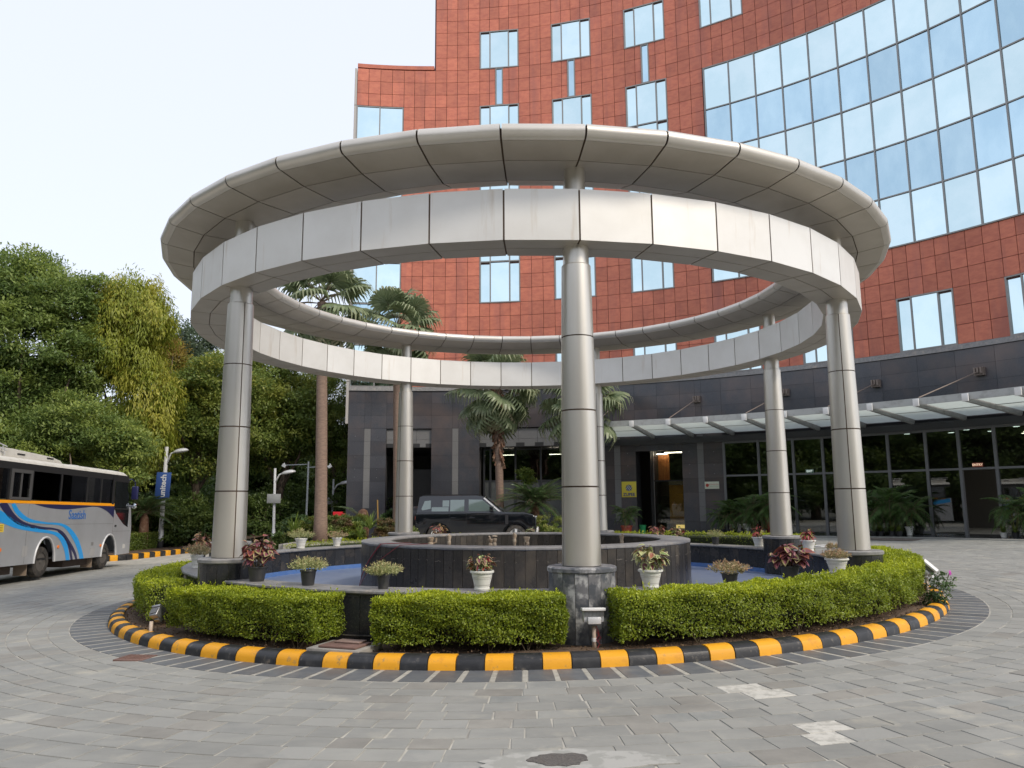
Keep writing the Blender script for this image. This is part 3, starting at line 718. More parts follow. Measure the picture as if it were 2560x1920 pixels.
# ---------------------------------------------------------------- hedges
def hedge(label, a0, a1, r0=5.93, r1=6.50, z0=.17, z1=.64, nl=26000, ripple=.02, back=False):
    """clipped hedge along an arc (azimuth range in degrees)"""
    am = radians((a0+a1)/2)
    t = thing('clipped_hedge', label, 'hedge', (6.2*sin(am), -6.2*cos(am), .09), group='clipped hedges around the pool')
    A0, A1 = radians(a0), radians(a1); Lr = (A1-A0)*6.2; w = r1-r0; h = z1-z0
    # surface samples
    at_, ao, ae = Lr*w, Lr*h, w*h; tot = at_*1.25 + ao*1.1 + ao*.3 + 2*ae
    def surf(n, kind):
        u = RN.uniform(0, 1, n); v = RN.uniform(0, 1, n)
        if kind == 'top': a = A0 + (A1-A0)*u; r = r0 + w*v; z = np.full(n, z1); nn = np.stack([0*a, 0*a, 0*a+1], 1)
        elif kind == 'out': a = A0 + (A1-A0)*u; r = np.full(n, r1); z = z0 + h*v**.9; nn = np.stack([np.sin(a), -np.cos(a), 0*a], 1)
        elif kind == 'in': a = A0 + (A1-A0)*u; r = np.full(n, r0); z = z0 + h*v; nn = np.stack([-np.sin(a), np.cos(a), 0*a], 1)
        else:
            s = kind; a = np.full(n, A0 if s < 0 else A1); r = r0 + w*u; z = z0 + h*v; nn = np.stack([s*np.cos(a), s*np.sin(a), 0*a], 1)
        return a, r, z, nn
    P = []; D = []; T = []; N = []
    for kind, n in (('top', int(nl*at_*1.25/tot)), ('out', int(nl*ao*1.1/tot)), ('in', int(nl*ao*.3/tot)), (-1, int(nl*ae/tot)), (1, int(nl*ae/tot))):
        a, r, z, nn = surf(n, kind)
        bump = ripple*(np.sin(a*41+z*13) + np.sin(a*97+r*21)*.6 + np.sin(z*37+a*60)*.5)
        dep = RN.exponential(.028, n)*(1 if kind == 'top' else 1.35); dep = np.minimum(dep, .16)
        # rounded shoulders
        p = np.stack([r*np.sin(a), -r*np.cos(a), z], 1) + nn*(bump - dep)[:, None]
        rr = np.clip((z - (z1-.09))/.09, 0, 1); ins = .07*rr**2
        if kind == 'top':
            e = np.minimum(np.minimum(r-r0, r1-r), .12)/.12; p[:, 2] -= .022*(1-e)**2
            e2 = np.minimum(np.minimum(a-A0, A1-a)*6.2, .12)/.12; p[:, 2] -= .025*(1-np.clip(e2, 0, 1))**2
        elif kind == 'out':
            low = np.clip((z0+.26-z)/.26, 0, 1); p -= nn*(low*.08)[:, None]*RN.uniform(0, 1.6, n)[:, None]; gap = (np.sin(a*53+1.7)+np.sin(a*21+z*17)+np.sin(a*131+z*40)*.6); p[:, 2] += np.where((low > .35) & (gap > .5) & (RN.uniform(0, 1, n) < .75), .24, 0)
        p[:, 2] += .0178*p[:, 0]
        P.append(p); N.append(nn + np.array([0, 0, .5]))
        D.append(nn*.55 + RN.normal(size=(n, 3))*.75 + np.array([0, 0, .45]))
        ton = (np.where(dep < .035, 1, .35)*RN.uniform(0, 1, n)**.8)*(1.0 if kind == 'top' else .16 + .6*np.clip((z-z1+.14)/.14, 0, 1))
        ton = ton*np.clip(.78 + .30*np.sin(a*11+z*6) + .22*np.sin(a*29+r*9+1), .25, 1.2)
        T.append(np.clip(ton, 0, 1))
    # a few shoots that stick up
    n = int(Lr*26); a = RN.uniform(A0, A1, n); r = RN.uniform(r0, r1, n); 
    for j in range(5):
        P.append(np.stack([r*np.sin(a), -r*np.cos(a), z1 + .0178*r*np.sin(a) + .006 + j*.009*RN.uniform(.6, 1.4, n)], 1)); D.append(RN.normal(size=(n, 3))*.6 + np.array([0, 0, .8])); T.append(RN.uniform(.4, 1, n)); N.append(RN.normal(size=(n, 3)))
    P = np.concatenate(P); D = np.concatenate(D); T = np.concatenate(T); N = np.concatenate(N)
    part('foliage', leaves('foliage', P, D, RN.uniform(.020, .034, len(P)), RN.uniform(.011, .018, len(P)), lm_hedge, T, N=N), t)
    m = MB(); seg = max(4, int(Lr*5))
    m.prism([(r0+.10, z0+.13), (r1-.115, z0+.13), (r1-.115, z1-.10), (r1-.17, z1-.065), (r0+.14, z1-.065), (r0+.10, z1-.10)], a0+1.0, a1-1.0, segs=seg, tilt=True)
    part('shade_fill', m.mesh('shade_fill', mat('hedge_core', (.022, .030, .010), .95)), t)  # dark solid box added to block see-through, coloured as the hedge's inner shade
    # stems
    m = MB(); ns = int(Lr*7)
    for k in range(ns):
        a = rnd.uniform(A0+.02, A1-.02); r = rnd.uniform(r0+.12, r1-.1); x, y = r*sin(a), -r*cos(a); b = Vector((x, y, gz(x)+.06))
        for q in range(rnd.randint(2, 4)):
            e = b + Vector((rnd.uniform(-.16, .16), rnd.uniform(-.12, .12), rnd.uniform(.18, .30))); m.tube([b, b.lerp(e, .5)+Vector((rnd.uniform(-.02, .02), rnd.uniform(-.02, .02), 0)), e], [.006, .0045, .003], 4, False)
    part('stems', m.mesh('stems', m_stem), t, kind='stuff')
    return t
hedge('clipped hedge at the far left, curving back behind the left front column', -100, -50.5, nl=30000)
hedge('clipped hedge block in front of the left column, left of the dark wall gap', -43.5, -20.5, r0=5.93, r1=6.52, nl=42000)
hedge('clipped hedge block in the middle foreground between the wall gap and the spotlight', -14.6, 3.6, r0=5.93, r1=6.47, nl=42000)
hedge('longest clipped hedge, sweeping from the front column around the right side', 8.6, 92, r0=5.95, r1=6.52, nl=110000)
hedge('low hedge behind the pool at the back left, beside the white pots', 195, 240, r0=5.93, r1=6.4, z0=.17, z1=.79, nl=9000)
hedge('low hedge behind the pool at the back right, between the plinths', 108, 166, r0=5.93, r1=6.4, z0=.17, z1=.77, nl=11000)
#CONT
# ================================================================ OFFICE BUILDING (concave, one arc)
BX, BY, BR = -4.32, -3.0, 27.32
def bpt(a, r=BR, z=0): a = radians(a); return Vector((BX + r*sin(a), BY + r*cos(a), z))
bld = thing('office_building', 'curved red sandstone office block with mirror glass and a dark granite base', 'building', (bpt(20).x, bpt(20).y, 0))
def bp(name, prof, a0, a1, mt, parent=bld, segs=1, sh=False, lab=None):
    m = MB(); m.prism(prof, a0, a1, BX, BY, 1, segs); me = m.mesh(name, mt)
    if sh: sharp(me)
    return part(name, me, parent, label=lab)
rect = lambda r0, r1, z0, z1: [(r0, z0), (r1, z0), (r1, z1), (r0, z1)]
AL, AR = -9.68, 62.0
# levels
TOP = 31.4
bk = MB()
bk.prism(rect(BR+.09, BR+14, 7.30, 25.10), AL+.03, -.95, BX, BY, 1, 6)
bk.prism(rect(BR+.09, BR+14, 7.30, TOP), -.95, AR, BX, BY, 1, 40)
part('wall_core', bk.mesh('wall_core', m_mortar), bld)
# column grid of the red tiles: windows of 4 tiles, 3 tiles between
edges = []
W0 = 4.28; PER = 8.27; WW = 4.48
for k in range(-1, 8):
    s = W0 + PER*k
    edges += [s + WW*j/4 for j in range(4)] + [s + WW + (PER-WW)*j/3 for j in range(3)]
left = [AL, -8.39, -7.06, -5.73, -4.40, -3.20, -2.02, -.80, .48, 1.70, 2.95]
edges = left + [e for e in edges if e > 4.2 and e < AR] + [AR]
zl = [7.5, 8.25, 9.0, 9.73, 10.45, 11.17, 11.88]
fl = 4.39
for f in range(5):
    b = 11.88 + fl*f
    zl += [b + .745, b + 1.49, b + 2.235, b + 2.95, b + 3.67, b + fl]
zl = [z for z in zl if z < TOP] + [TOP]
def in_window(a, z):                     # a,z = middle of a tile
    k = math.floor((a - W0)/PER); off = a - W0 - PER*k
    inw = 0 <= off <= WW
    if a < 4.2: inw = False
    lv = [7.5 + fl*i if i == 0 else 11.88 + fl*(i-1) for i in range(6)]
    if -9.7 < a < -4.4 and (7.5 < z < 22.87): return True
    if a > 29.2 and 11.88 < z < 22.87: return True
    if inw and 11.88 < z < 22.87 and a < 29: return 'strip'
    if inw and (7.5 < z < 9.73): return True
    if inw and (25.05 < z < 27.28): return True
    if inw and (29.44 < z): return True
    return False
tiles = []
for i in range(len(edges)-1):
    for j in range(len(zl)-1):
        a0, a1, z0, z1 = edges[i], edges[i+1], zl[j], zl[j+1]; am, zm = (a0+a1)/2, (z0+z1)/2
        if am < -.8 and zm > 25.1: continue
        w = in_window(am, zm)
        if w: continue
        tiles.append((a0, a1, z0, z1))
# between storeys 3 and 4 a narrow strip of glass joins the windows
def cut(t):
    a0, a1, z0, z1 = t
    if 22.8 < (z0+z1)/2 < 25.06:
        for k in range(3):
            s0, s1 = W0 + PER*k + 1.80, W0 + PER*k + 2.66
            if a0 < s0 < a1 or a0 < s1 < a1:
                r = []
                if s0 - a0 > .1 and a0 < s0: r.append((a0, min(a1, s0), z0, z1))
                if a1 - s1 > .1 and a1 > s1: r.append((max(a0, s1), a1, z0, z1))
                return r
    return [t]
tiles = [q for t in tiles for q in cut(t)]
def vscore(t):
    p = bpt((t[0]+t[1])/2, BR, (t[2]+t[3])/2); d = p - EYE
    v = M.inverted() @ p; u = v.x/-v.z*F_PX + 1280; w = 960 - v.y/-v.z*F_PX
    s = (t[1]-t[0])*(t[3]-t[2])/d.length**2
    if not (-30 < u < 2590 and -40 < w): s *= .02
    if 400 < u < 2200 and 320 < w < 640: s *= .5
    return -s
tiles.sort(key=vscore)
fld = MB()
for i, (a0, a1, z0, z1) in enumerate(tiles):
    g = .022; q = rnd.uniform(-.004, .004); pr = rect(BR+q, BR+.07, z0+.010, z1-.010)
    if i < 300: bp('sandstone_tile', pr, a0+g, a1-g, m_tile)
    else: fld.prism(pr, a0+g, a1-g, BX, BY, 1)
part('sandstone_tiles', fld.mesh('sandstone_tiles', m_tile), bld, kind='stuff')
# parapet coping
bp('coping', rect(BR-.02, BR+.5, 25.10, 25.32), AL, -.99, m_tile, segs=8)
# windows
def frame(a0, a1, z0, z1, bars_a, bars_z, name='window', t=.14, r0=-.015, depth=.10, mt=m_winframe):
    m = MB(); w = .055; wa = degrees(w/BR)
    m.prism(rect(BR+r0, BR+depth, z0, z0+w), a0, a1, BX, BY, 1, max(1, int((a1-a0)/2.3))); m.prism(rect(BR+r0, BR+depth, z1-w, z1), a0, a1, BX, BY, 1, max(1, int((a1-a0)/2.3)))
    for a in [a0 + wa/2, a1 - wa/2] + bars_a: m.prism(rect(BR+r0-.004, BR+depth, z0+.002, z1-.002), a-wa/2*1.1, a+wa/2*1.1, BX, BY, 1)
    for z in bars_z: m.prism(rect(BR+r0+.003, BR+depth, z-w/2, z+w/2), a0+wa, a1-wa, BX, BY, 1, max(1, int((a1-a0)/2.3)))
    return part(name, m.mesh(name, mt), bld)
def pane(a0, a1, z0, z1, r, mt, parent):
    tl = rnd.uniform(-.004, .004); m = MB()
    m.prism([(BR+r, z0), (BR+r+.02, z0), (BR+r+.02+tl, z1), (BR+r+tl, z1)], a0, a1, BX, BY, 1); part('pane', m.mesh('pane', mt), parent)
def window3(k, z0, z1, extra=()):
    s = W0 + PER*k; b = [s+1.17, s+WW-1.17]
    if s > AR-5: return
    f = frame(s, s+WW, z0, z1, b, list(extra))
    zz = [z0] + list(extra) + [z1]; g = .06
    for i in range(len(zz)-1):
        pane(s+.11, b[0]-.07, zz[i]+g, zz[i+1]-g-.07, .06, m_glass_l, f); pane(b[0]+.07, b[1]-.07, zz[i]+g, zz[i+1]-g, .02, m_glass_l, f); pane(b[1]+.07, s+WW-.11, zz[i]+g, zz[i+1]-g-.07, .06, m_glass_l, f)
for k in range(0, 7):
    window3(k, 7.5, 9.73); window3(k, 25.05, 27.28)
    window3(k, 29.44, TOP-.02)
for k in range(0, 3): window3(k, 11.88, 22.9, (14.10, 16.28, 18.50, 20.66))
for k in range(3):
    s = W0 + PER*k; f = frame(s+1.80, s+2.66, 22.9, 25.05, [], []); pane(s+1.93, s+2.53, 22.97, 25.0, .03, m_glass_b, f)
f = frame(AL, -4.42, 7.5, 22.87, [-7.08], [9.7, 11.88, 14.1, 16.3, 18.5, 20.66])
zz = [7.5, 9.7, 11.88, 14.1, 16.3, 18.5, 20.66, 22.87]
for i in range(7):
    for a0, a1 in ((AL+.12, -7.14), (-7.02, -4.53)): pane(a0, a1, zz[i]+.06, zz[i+1]-.06, .03, m_glass_b if i in (1,) else m_glass_l, f)
# curtain wall
ca = [29.2 + 2.62*i for i in range(13)]; cz = [11.88, 14.08, 16.28, 18.48, 20.64, 22.87]
f = frame(29.2, ca[-1], cz[0], cz[-1], ca[1:-1], cz[1:-1], 'curtain_wall', r0=-.05)
for i in range(len(ca)-1):
    for j in range(5): pane(ca[i]+.07, ca[i+1]-.07, cz[j]+.04, cz[j+1]-.04, .0, m_glass_b if j in (1, 3) else m_glass_l, f)
# metal corner strip on the left edge
m = MB()
for j in range(9): z = 5.6 + j*2.16; m.prism(rect(BR-.03, BR+.35, z, z+2.13), AL-.30, AL-.02, BX, BY, 1)
part('corner_trim', m.mesh('corner_trim', mat('pale_trim', (.42, .40, .38), .6)), bld)

# ---- granite base
gc = [7.27, 6.66, 6.02, 5.36, 4.70, 4.0, 3.35, 2.68, 2.02, 1.36, .70, .0, -.7]
openings = [(-5.66, -.87, 5.33), (4.25, 14.6, 5.33), (20.72, 25.38, 4.30), (29.45, 63, 4.55)]
def in_open(a, z):
    for a0, a1, zt_ in openings:
        if a0 <= a <= a1 and z < zt_: return True
    return False
bp('string_course', [(BR-.05, 7.29), (BR+.12, 7.29), (BR+.12, 7.50), (BR-.02, 7.50)], AL, AR, m_cap, segs=40)
core = MB()
for a0, a1 in ((AL, -5.66), (-.87, 4.25), (14.6, 20.72), (25.38, 29.45)):
    core.prism(rect(BR+.05, BR+1.1, -1.0, 7.29), a0+.02, a1-.02, BX, BY, 1, max(2, int((a1-a0)/1.5)))
for a0, a1, z0 in ((-5.66, -.87, 5.33), (4.25, 14.6, 5.33), (20.72, 25.38, 4.6), (29.45, AR, 4.6)):
    core.prism(rect(BR+.05, BR+1.1, z0+.02, 7.29), a0-.02, a1+.02, BX, BY, 1, max(3, int((a1-a0)/1.5)))
core.prism(rect(BR+1.1, BR+14, 4.6, 7.29), AL, AR, BX, BY, 1, 40)
part('base_core', core.mesh('base_core', m_mortar_g), bld)
ga_ = [AL, -7.98, -7.30, -5.66, -3.26, -.87, 1.36, 2.03, 4.25, 6.84, 9.43, 12.0, 14.6, 16.5, 18.5, 19.15, 20.72, 23.05, 25.38, 26.88, 27.5, 29.45] + [29.45 + 2.9*i for i in range(1, 12)]
strips = [(-7.98, -7.30, 1.4, 4.86), (1.36, 2.03, .8, 5.34), (18.5, 19.15, 1.0, 4.5), (26.88, 27.5, .89, 4.33)]
for i in range(len(ga_)-1):
    for j in range(len(gc)-1):
        a0, a1, z1, z0 = ga_[i], min(ga_[i+1], AR), gc[j], gc[j+1]; am, zm = (a0+a1)/2, (z0+z1)/2
        if a1 <= a0 or in_open(am, zm): continue
        ins = any(abs(a0-s[0]) < .01 for s in strips); mt = m_granite
        if ins:
            s = [s for s in strips if abs(a0-s[0]) < .01][0]
            if s[2] < zm < s[3]+.2: mt = m_granite_l
        q = rnd.uniform(-.003, .003) + (.012 if mt is m_granite_l else 0)
        bp('granite_slab', rect(BR+q, BR+.04, z0+.004, min(z1, 7.285)-.004), a0+.008, a1-.008, mt, segs=2 if a1-a0 > 1.8 else 1)
        # studs on the slabs near the entrances
st = MB()
for a in (16.0, 17.4, 19.9, 26.1, 28.5, -8.9, -6.6):
    for z in (4.95, 3.9, 3.3, 2.9): p = bpt(a, BR-.012, z + .03*sin(a*7)); st.lathe([(.0, -.01), (.022, -.006), (.022, .006), (0, .01)], p, 8)
part('stud', st.mesh('stud', m_steel), bld)
# pale lintels over the left openings
for a0, a1 in ((-5.66, -.87), (4.25, 14.6)):
    n_ = max(2, round((a1-a0)/1.9))
    for i in range(n_):
        bp('lintel_slab', rect(BR+.10, BR+.2, 4.80, 5.32), a0+(a1-a0)*i/n_+.012, a0+(a1-a0)*(i+1)/n_-.012, m_granite_l)
        bp('lintel_slab', rect(BR+.10, BR+.2, 4.42, 4.79), a0+(a1-a0)*i/n_+.012, a0+(a1-a0)*(i+1)/n_-.012, m_granite_l)
bp('soffit', rect(BR+.1, BR+7, 4.40, 4.60), AL, 29.4, m_dark_int, segs=20)
# interiors
bp('rear_wall', rect(BR+7, BR+7.2, -1, 4.6), AL, 29.4, m_dark_int, segs=20)
bp('inner_floor', rect(BR+.9, BR+14, -.3, .12), AL, AR, mat('polished_dark_floor', (.05, .05, .055), .15), segs=30)
# passage at the left: side door leaf half seen
bp('passage_door', rect(BR+2.6, BR+2.66, .1, 3.4), -3.4, -1.4, mat('dark_door', (.035, .033, .035), .4))
# glazed bay behind the palms
m = MB()
for a in (4.6, 5.26, 7.92, 10.58, 13.2, 14.5): m.prism(rect(BR+.62, BR+.72, .1, 4.42), a-.09, a+.09, BX, BY, 1)
for z in (2.70, .15, 4.3): m.prism(rect(BR+.63, BR+.71, z-.035, z+.035), 4.5, 14.6, BX, BY, 1, 6)
f = part('bay_window', m.mesh('bay_window', mat('dark_bronze_frame', (.06, .062, .066), .4, .5)), bld)
m_bay_lo = mat('grey_blind_glass', (.085, .092, .092), .25, c2=(.11, .115, .112), nz=(2, .4, .6))
for a0, a1 in ((4.7, 5.17), (5.35, 7.83), (8.01, 10.49), (10.67, 13.11), (13.29, 14.41)):
    m = MB(); m.prism(rect(BR+.66, BR+.68, 2.74, 4.3), a0, a1, BX, BY, 1); part('pane', m.mesh('pane', m_entry_glass), f)
    m = MB(); m.prism(rect(BR+.66, BR+.68, .18, 2.66), a0, a1, BX, BY, 1); part('pane', m.mesh('pane', m_bay_lo), f)
m_lamp = emit('lit_lamp', (1.0, .90, .72), 9); m_lampw = emit('lit_downlight', (.92, 1.0, .95), 3.5)
for a in (6.6, 11.6):
    p = bpt(a, BR+2.4, 4.12); m = MB(); m.box(p, (.7, .10, .03), rz=-radians(a)); part('ceiling_lamp', m.mesh('ceiling_lamp', m_lamp), bld)
# entrance with the wood and amber walls
m_wood = mat('lit_wood_panel', (.60, .22, .06), .4, c2=(.30, .10, .03), nz=(3, .35, .7), stretch=(6, 6, .5))
m_amber = mat('amber_panel', (.62, .34, .04), .35, c2=(.34, .17, .025), nz=(2, .4, .7))
bp('side_jamb', rect(BR+.3, BR+3.2, .1, 4.4), 22.02, 22.07, m_black)
bp('wood_panel', rect(BR+2.0, BR+2.06, 2.66, 3.98), 22.05, 23.15, m_wood)
bp('shelf_wall', rect(BR+2.3, BR+2.34, .1, 2.6), 22.05, 23.2, mat('dark_wood', (.06, .035, .022), .4))
for z in (.7, 1.1, 1.5, 1.9): bp('shelf', rect(BR+1.9, BR+2.3, z, z+.03), 22.1, 23.1, mat('shelf_wood', (.10, .06, .04), .5))
bp('amber_wall', rect(BR+1.9, BR+1.96, .12, 2.42), 23.1, 25.3, m_amber)
bp('amber_rail', rect(BR+1.84, BR+1.9, 2.42, 2.62), 23.1, 25.3, mat('pale_panel', (.23, .21, .14), .5))
bp('door_frame', rect(BR+.85, BR+.92, .1, 4.3), 22.02, 22.12, m_winframe)
bp('door_frame', rect(BR+.85, BR+.92, 2.58, 2.64), 22.1, 25.36, m_black)
m = MB(); m.prism(rect(BR+.88, BR+.89, .12, 4.3), 22.15, 25.3, BX, BY, 1, 2); part('door_glass', m.mesh('door_glass', glassmat('clear_door_glass', (.75, .76, .74), .03)), bld)
for a, b, z, r in ((22.05, 24.2, 4.12, 1.6), (22.8, 25.0, 4.0, 1.8), (22.05, 23.1, 3.93, 1.7)):
    bp('tube_lamp', rect(BR+r, BR+r+.06, z, z+.035), a, b, m_lamp)
bp('brass_sill', rect(BR+.7, BR+.8, .36, .52), 24.2, 25.35, emit('glowing_brass', (.62, .46, .14), .5))  # no lamp: the sill glows faintly to look lit
# lobby glazing
mull = [29.47, 32.72, 35.89, 38.50, 41.2, 43.97, 46.94, 49.42, 52.0, 55.2, 58.4, 61.6]
m = MB()
for a in mull: m.prism(rect(BR-.02, BR+.12, -.1, 4.30), a-.11, a+.11, BX, BY, 1)
for z in (2.76, 4.27): m.prism(rect(BR-.015, BR+.11, z-.04, z+.04), 29.5, AR, BX, BY, 1, 20)
m.prism(rect(BR-.015, BR+.11, .32, .42), 46.2, 46.9, BX, BY, 1)
lob = part('lobby_glazing', m.mesh('lobby_glazing', mat('lobby_mullion', (.16, .165, .175), .4, .4)), bld)
for i in range(len(mull)-1):
    for z0, z1 in ((.12, 2.72), (2.80, 4.23)):
        if z0 < 1 and i in (7,): continue            # the open doorway under the ENTRY sign
        m = MB(); m.prism(rect(BR+.04, BR+.055, z0, z1), mull[i]+.12, mull[i+1]-.12, BX, BY, 1); part('pane', m.mesh('pane', m_entry_glass), lob)
bp('lobby_ceiling', rect(BR+.3, BR+10, 4.35, 4.55), 29.5, AR, mat('dim_ceiling', (.10, .10, .10), .8), segs=16)
bp('lobby_rear_wall', rect(BR+7, BR+7.2, -1, 4.5), 29.5, AR, mat('lobby_rear_wall_finish', (.11, .10, .085), .6), segs=16)
bp('lobby_side_wall', rect(BR+1.1, BR+7, -1, 4.5), 29.36, 29.44, m_dark_int)
for a, r in ((38.7, 1.2), (44.5, 1.6), (47.3, 2.4), (49.0, 1.5), (49.7, 3.0), (50.6, 5.2), (51.2, 4.4), (52.4, 1.6), (52.9, 4.6), (53.2, 3.2), (54.6, 5)):
    p = bpt(a, BR+r, 4.345); m = MB(); m.lathe([(.11, -.012), (.11, 0)], p, 12); part('downlight', m.mesh('downlight', m_lampw if r < 4 else m_lamp), bld)
# reception furniture seen through the glass
p = bpt(37.9, BR+2.2, .12)
cb = thing('cardboard_boxes', 'tan cartons stacked inside the lobby behind the glass', 'box', p, rz=-radians(38))
m_card = mat('cardboard', (.36, .27, .15), .8)
for x, z, w, h in ((-.3, .2, .6, .72), (.28, .2, .52, .72), (.22, .93, .5, .34)):
    m = MB(); m.box((x, 0, z+h/2), (w, .5, h)); part('carton', m.mesh('carton', m_card), cb, True)
m = MB(); m.box((0, 0, .1), (1.25, .55, .2)); part('plinth', m.mesh('plinth', m_black), cb, True)
# dark lintel band over the lobby and entrance with small lights
m_lint = mat('dark_lintel', (.045, .047, .052), .35)
bp('lintel', rect(BR-.10, BR+.3, 4.31, 4.60), 17.4, AR, m_lint, segs=26)
for a in (20.9, 25.0, 29.0, 36.5, 45.2, 53.0):
    p = bpt(a, BR-.03, 4.306); m = MB(); m.lathe([(.12, -.008), (.12, 0)], p, 12); part('soffit_lamp', m.mesh('soffit_lamp', mat('dull_lamp', (.18, .17, .14), .5)), bld)
m_beam = mat('shaded_beam_grey', (.25, .255, .25), .5, c2=(.18, .18, .175), nz=(4, .5, .7))  # darker than the canopy steel: shade under the beams put into the colour
RC = 23.35
m = MB()
m.prism([(RC, 4.86), (RC+.06, 4.86), (RC+.06, 5.10), (RC, 5.10)], 17.9, AR, BX, BY, 1, 24)
m.prism([(RC+1.9, 4.82), (RC+1.96, 4.82), (RC+1.96, 4.98), (RC+1.9, 4.98)], 18.4, AR, BX, BY, 1, 24)
can = part('canopy', m.mesh('canopy', m_can_steel), bld)
for i in range(12):
    aw = 18.70 + 3.93*i; ao = 17.95 + 4.02*i if False else 18.70 + 3.93*i
    m = MB(); m.prism([(RC-.14, 4.80), (RC+.3, 4.78), (BR-.02, 4.56), (BR-.02, 4.90), (RC+.3, 5.05), (RC-.14, 5.05)], aw-.11, aw+.11, BX, BY, 1); part('canopy_beam', m.mesh('canopy_beam', m_beam), can)
    m = MB(); p = bpt(aw, RC-.15, 4.93); m.box(p, (.20, .05, .26), rz=-radians(aw)); part('beam_cap', bevel(m.mesh('beam_cap', m_white), .006), can)
    if i < 11:
        m = MB(); m.prism([(RC+.07, 4.93), (BR-.05, 4.73), (BR-.05, 4.745), (RC+.07, 4.945)], aw+.21, aw+3.72, BX, BY, 1); part('glass_panel', m.mesh('glass_panel', m_can_glass), can)
# tie rods and their wall boxes
m_box = mat('weathered_bracket', (.22, .18, .155), .6, .3)
for a in (18.95, 27.12, 35.58, 43.52, 51.54):
    p = bpt(a, BR-.10, 6.34); m = MB(); m.box(p, (.34, .2, .30), rz=-radians(a)); 
    for dx in (-.11, 0, .11):
        q = bpt(a, BR-.24, 6.34) + Vector((cos(radians(a))*dx, -sin(radians(a))*dx, .03)); m.box(q, (.06, .1, .22), rz=-radians(a))
    b = part('rod_bracket', m.mesh('rod_bracket', m_box), can)
    ab = a + 1.2*0; e = bpt(18.70 + 3.93*round((a-18.70)/3.93), RC+.1, 5.12); m = MB(); m.tube([bpt(a, BR-.3, 6.30), e], .022, 6); part('tie_rod', m.mesh('tie_rod', m_box), can)
# ---- signs
def text_mesh(s, size, mt, ext=.004, align='CENTER', shear=0, bold=0):
    cu = bpy.data.curves.new('lettering', 'FONT'); cu.body = s; cu.size = size; cu.extrude = ext; cu.align_x = align; cu.align_y = 'CENTER'; cu.shear = shear; cu.offset = bold; cu.resolution_u = 3
    o = bpy.data.objects.new('tmp', cu); C.objects.link(o); dg = bpy.context.evaluated_depsgraph_get(); me = bpy.data.meshes.new_from_object(o.evaluated_get(dg)); bpy.data.objects.remove(o)
    me.materials.clear(); me.materials.append(mt); return me
def wallframe(a, z, r=BR-.03):        # x to the right seen from the drive, y up, z out of the wall
    p = bpt(a, r, z); ar = radians(a); X = Vector((cos(ar), -sin(ar), 0)); Z = Vector((-sin(ar), -cos(ar), 0)); Y = Vector((0, 0, 1))
    Mx = Matrix((X, Y, Z)).transposed().to_4x4(); Mx.translation = p; return Mx
def sign(name, label, a, z, w, h, face, r=BR-.03):
    t = thing(name, label, 'sign'); t.matrix_world = wallframe(a, z, r); Mx = wallframe(a, z, r); t.location = Mx.translation; t.rotation_euler = Mx.to_euler()
    m = MB(); m.box((0, 0, -.01), (w, h, .02)); part('board', bevel(m.mesh('board', face), .003), t, True); return t
m_navy = mat('navy_print', (.02, .035, .22), .5); m_signy = mat('yellow_sign', (.72, .60, .06), .5); m_signw = mat('pale_sign', (.62, .66, .55), .5); m_redp = mat('red_print', (.5, .07, .04), .5); m_lblue = mat('pale_blue_print', (.45, .55, .75), .5)
t = sign('company_sign', 'square yellow sign with a blue star and company name beside the amber entrance', 19.95, 2.20, .71, .74, m_signy)
m = MB(); P = []
for k in range(16): q = .175 if k % 2 == 0 else .125; P.append((q*cos(pi*k/8+pi/2), q*sin(pi*k/8+pi/2) + .07, .004))
m.poly(P); part('star', m.mesh('star', m_navy), t, True)
for dx in (-.075, .0, .075):
    m = MB(); c, s_ = cos(.9), sin(.9); hw = .016; L_ = .10; o = Vector((dx*.8, .07 - dx*.55, .007)); m.poly([o + Vector((-L_*c + hw*s_, -L_*s_ - hw*c, 0)), o + Vector((L_*c + hw*s_, L_*s_ - hw*c, 0)), o + Vector((L_*c - hw*s_, L_*s_ + hw*c, 0)), o + Vector((-L_*c - hw*s_, -L_*s_ + hw*c, 0))])
    part('stripe', m.mesh('stripe', m_signw), t, True)
o = part('lettering', text_mesh('ZUPEE', .20, m_navy, .003, bold=.006), t, True); o.location = (0, -.25, .002)
t = sign('no_smoking_sign', 'pale no smoking sign on the granite pier left of the lobby glass', 28.2, 2.34, .66, .33, m_signw)
m = MB(); m.lathe([(.055, 0), (.075, 0), (.075, .004), (.055, .004), (.055, 0)], (-.21, 0, .002), 20); m.box((-.21, 0, .004), (.12, .016, .004), rz=-.8); part('symbol', m.mesh('symbol', m_redp), t, True)
o = part('lettering', text_mesh('No Smoking Zone', .062, m_redp, .002), t, True); o.location = (.085, .045, .002)
o = part('lettering', text_mesh('Thank you for not smoking', .036, mat('grey_print', (.12, .25, .12), .5), .002), t, True); o.location = (.085, -.045, .002)
t = sign('exit_sign', 'small green EXIT sign on the lobby glass', 37.3, 2.86, .34, .17, mat('green_sign', (.01, .09, .055), .4), BR-.05)
o = part('lettering', text_mesh('EXIT', .125, emit('sign_white', (.75, .85, .8), .35), .002, bold=.003), t, True); o.location = (0, 0, .002)
m = MB()
for w_, h_, x_, y_ in ((.33, .008, 0, .077), (.33, .008, 0, -.077), (.008, .16, .161, 0), (.008, .16, -.161, 0)): m.box((x_, y_, .003), (w_, h_, .004))
part('border', m.mesh('border', mat('sign_border', (.5, .6, .55), .5)), t, True)
t = sign('entry_sign', 'small red ENTRY sign on the glass over the open lobby doorway', 50.7, 2.89, .36, .16, mat('red_sign', (.28, .055, .03), .4), BR-.05)
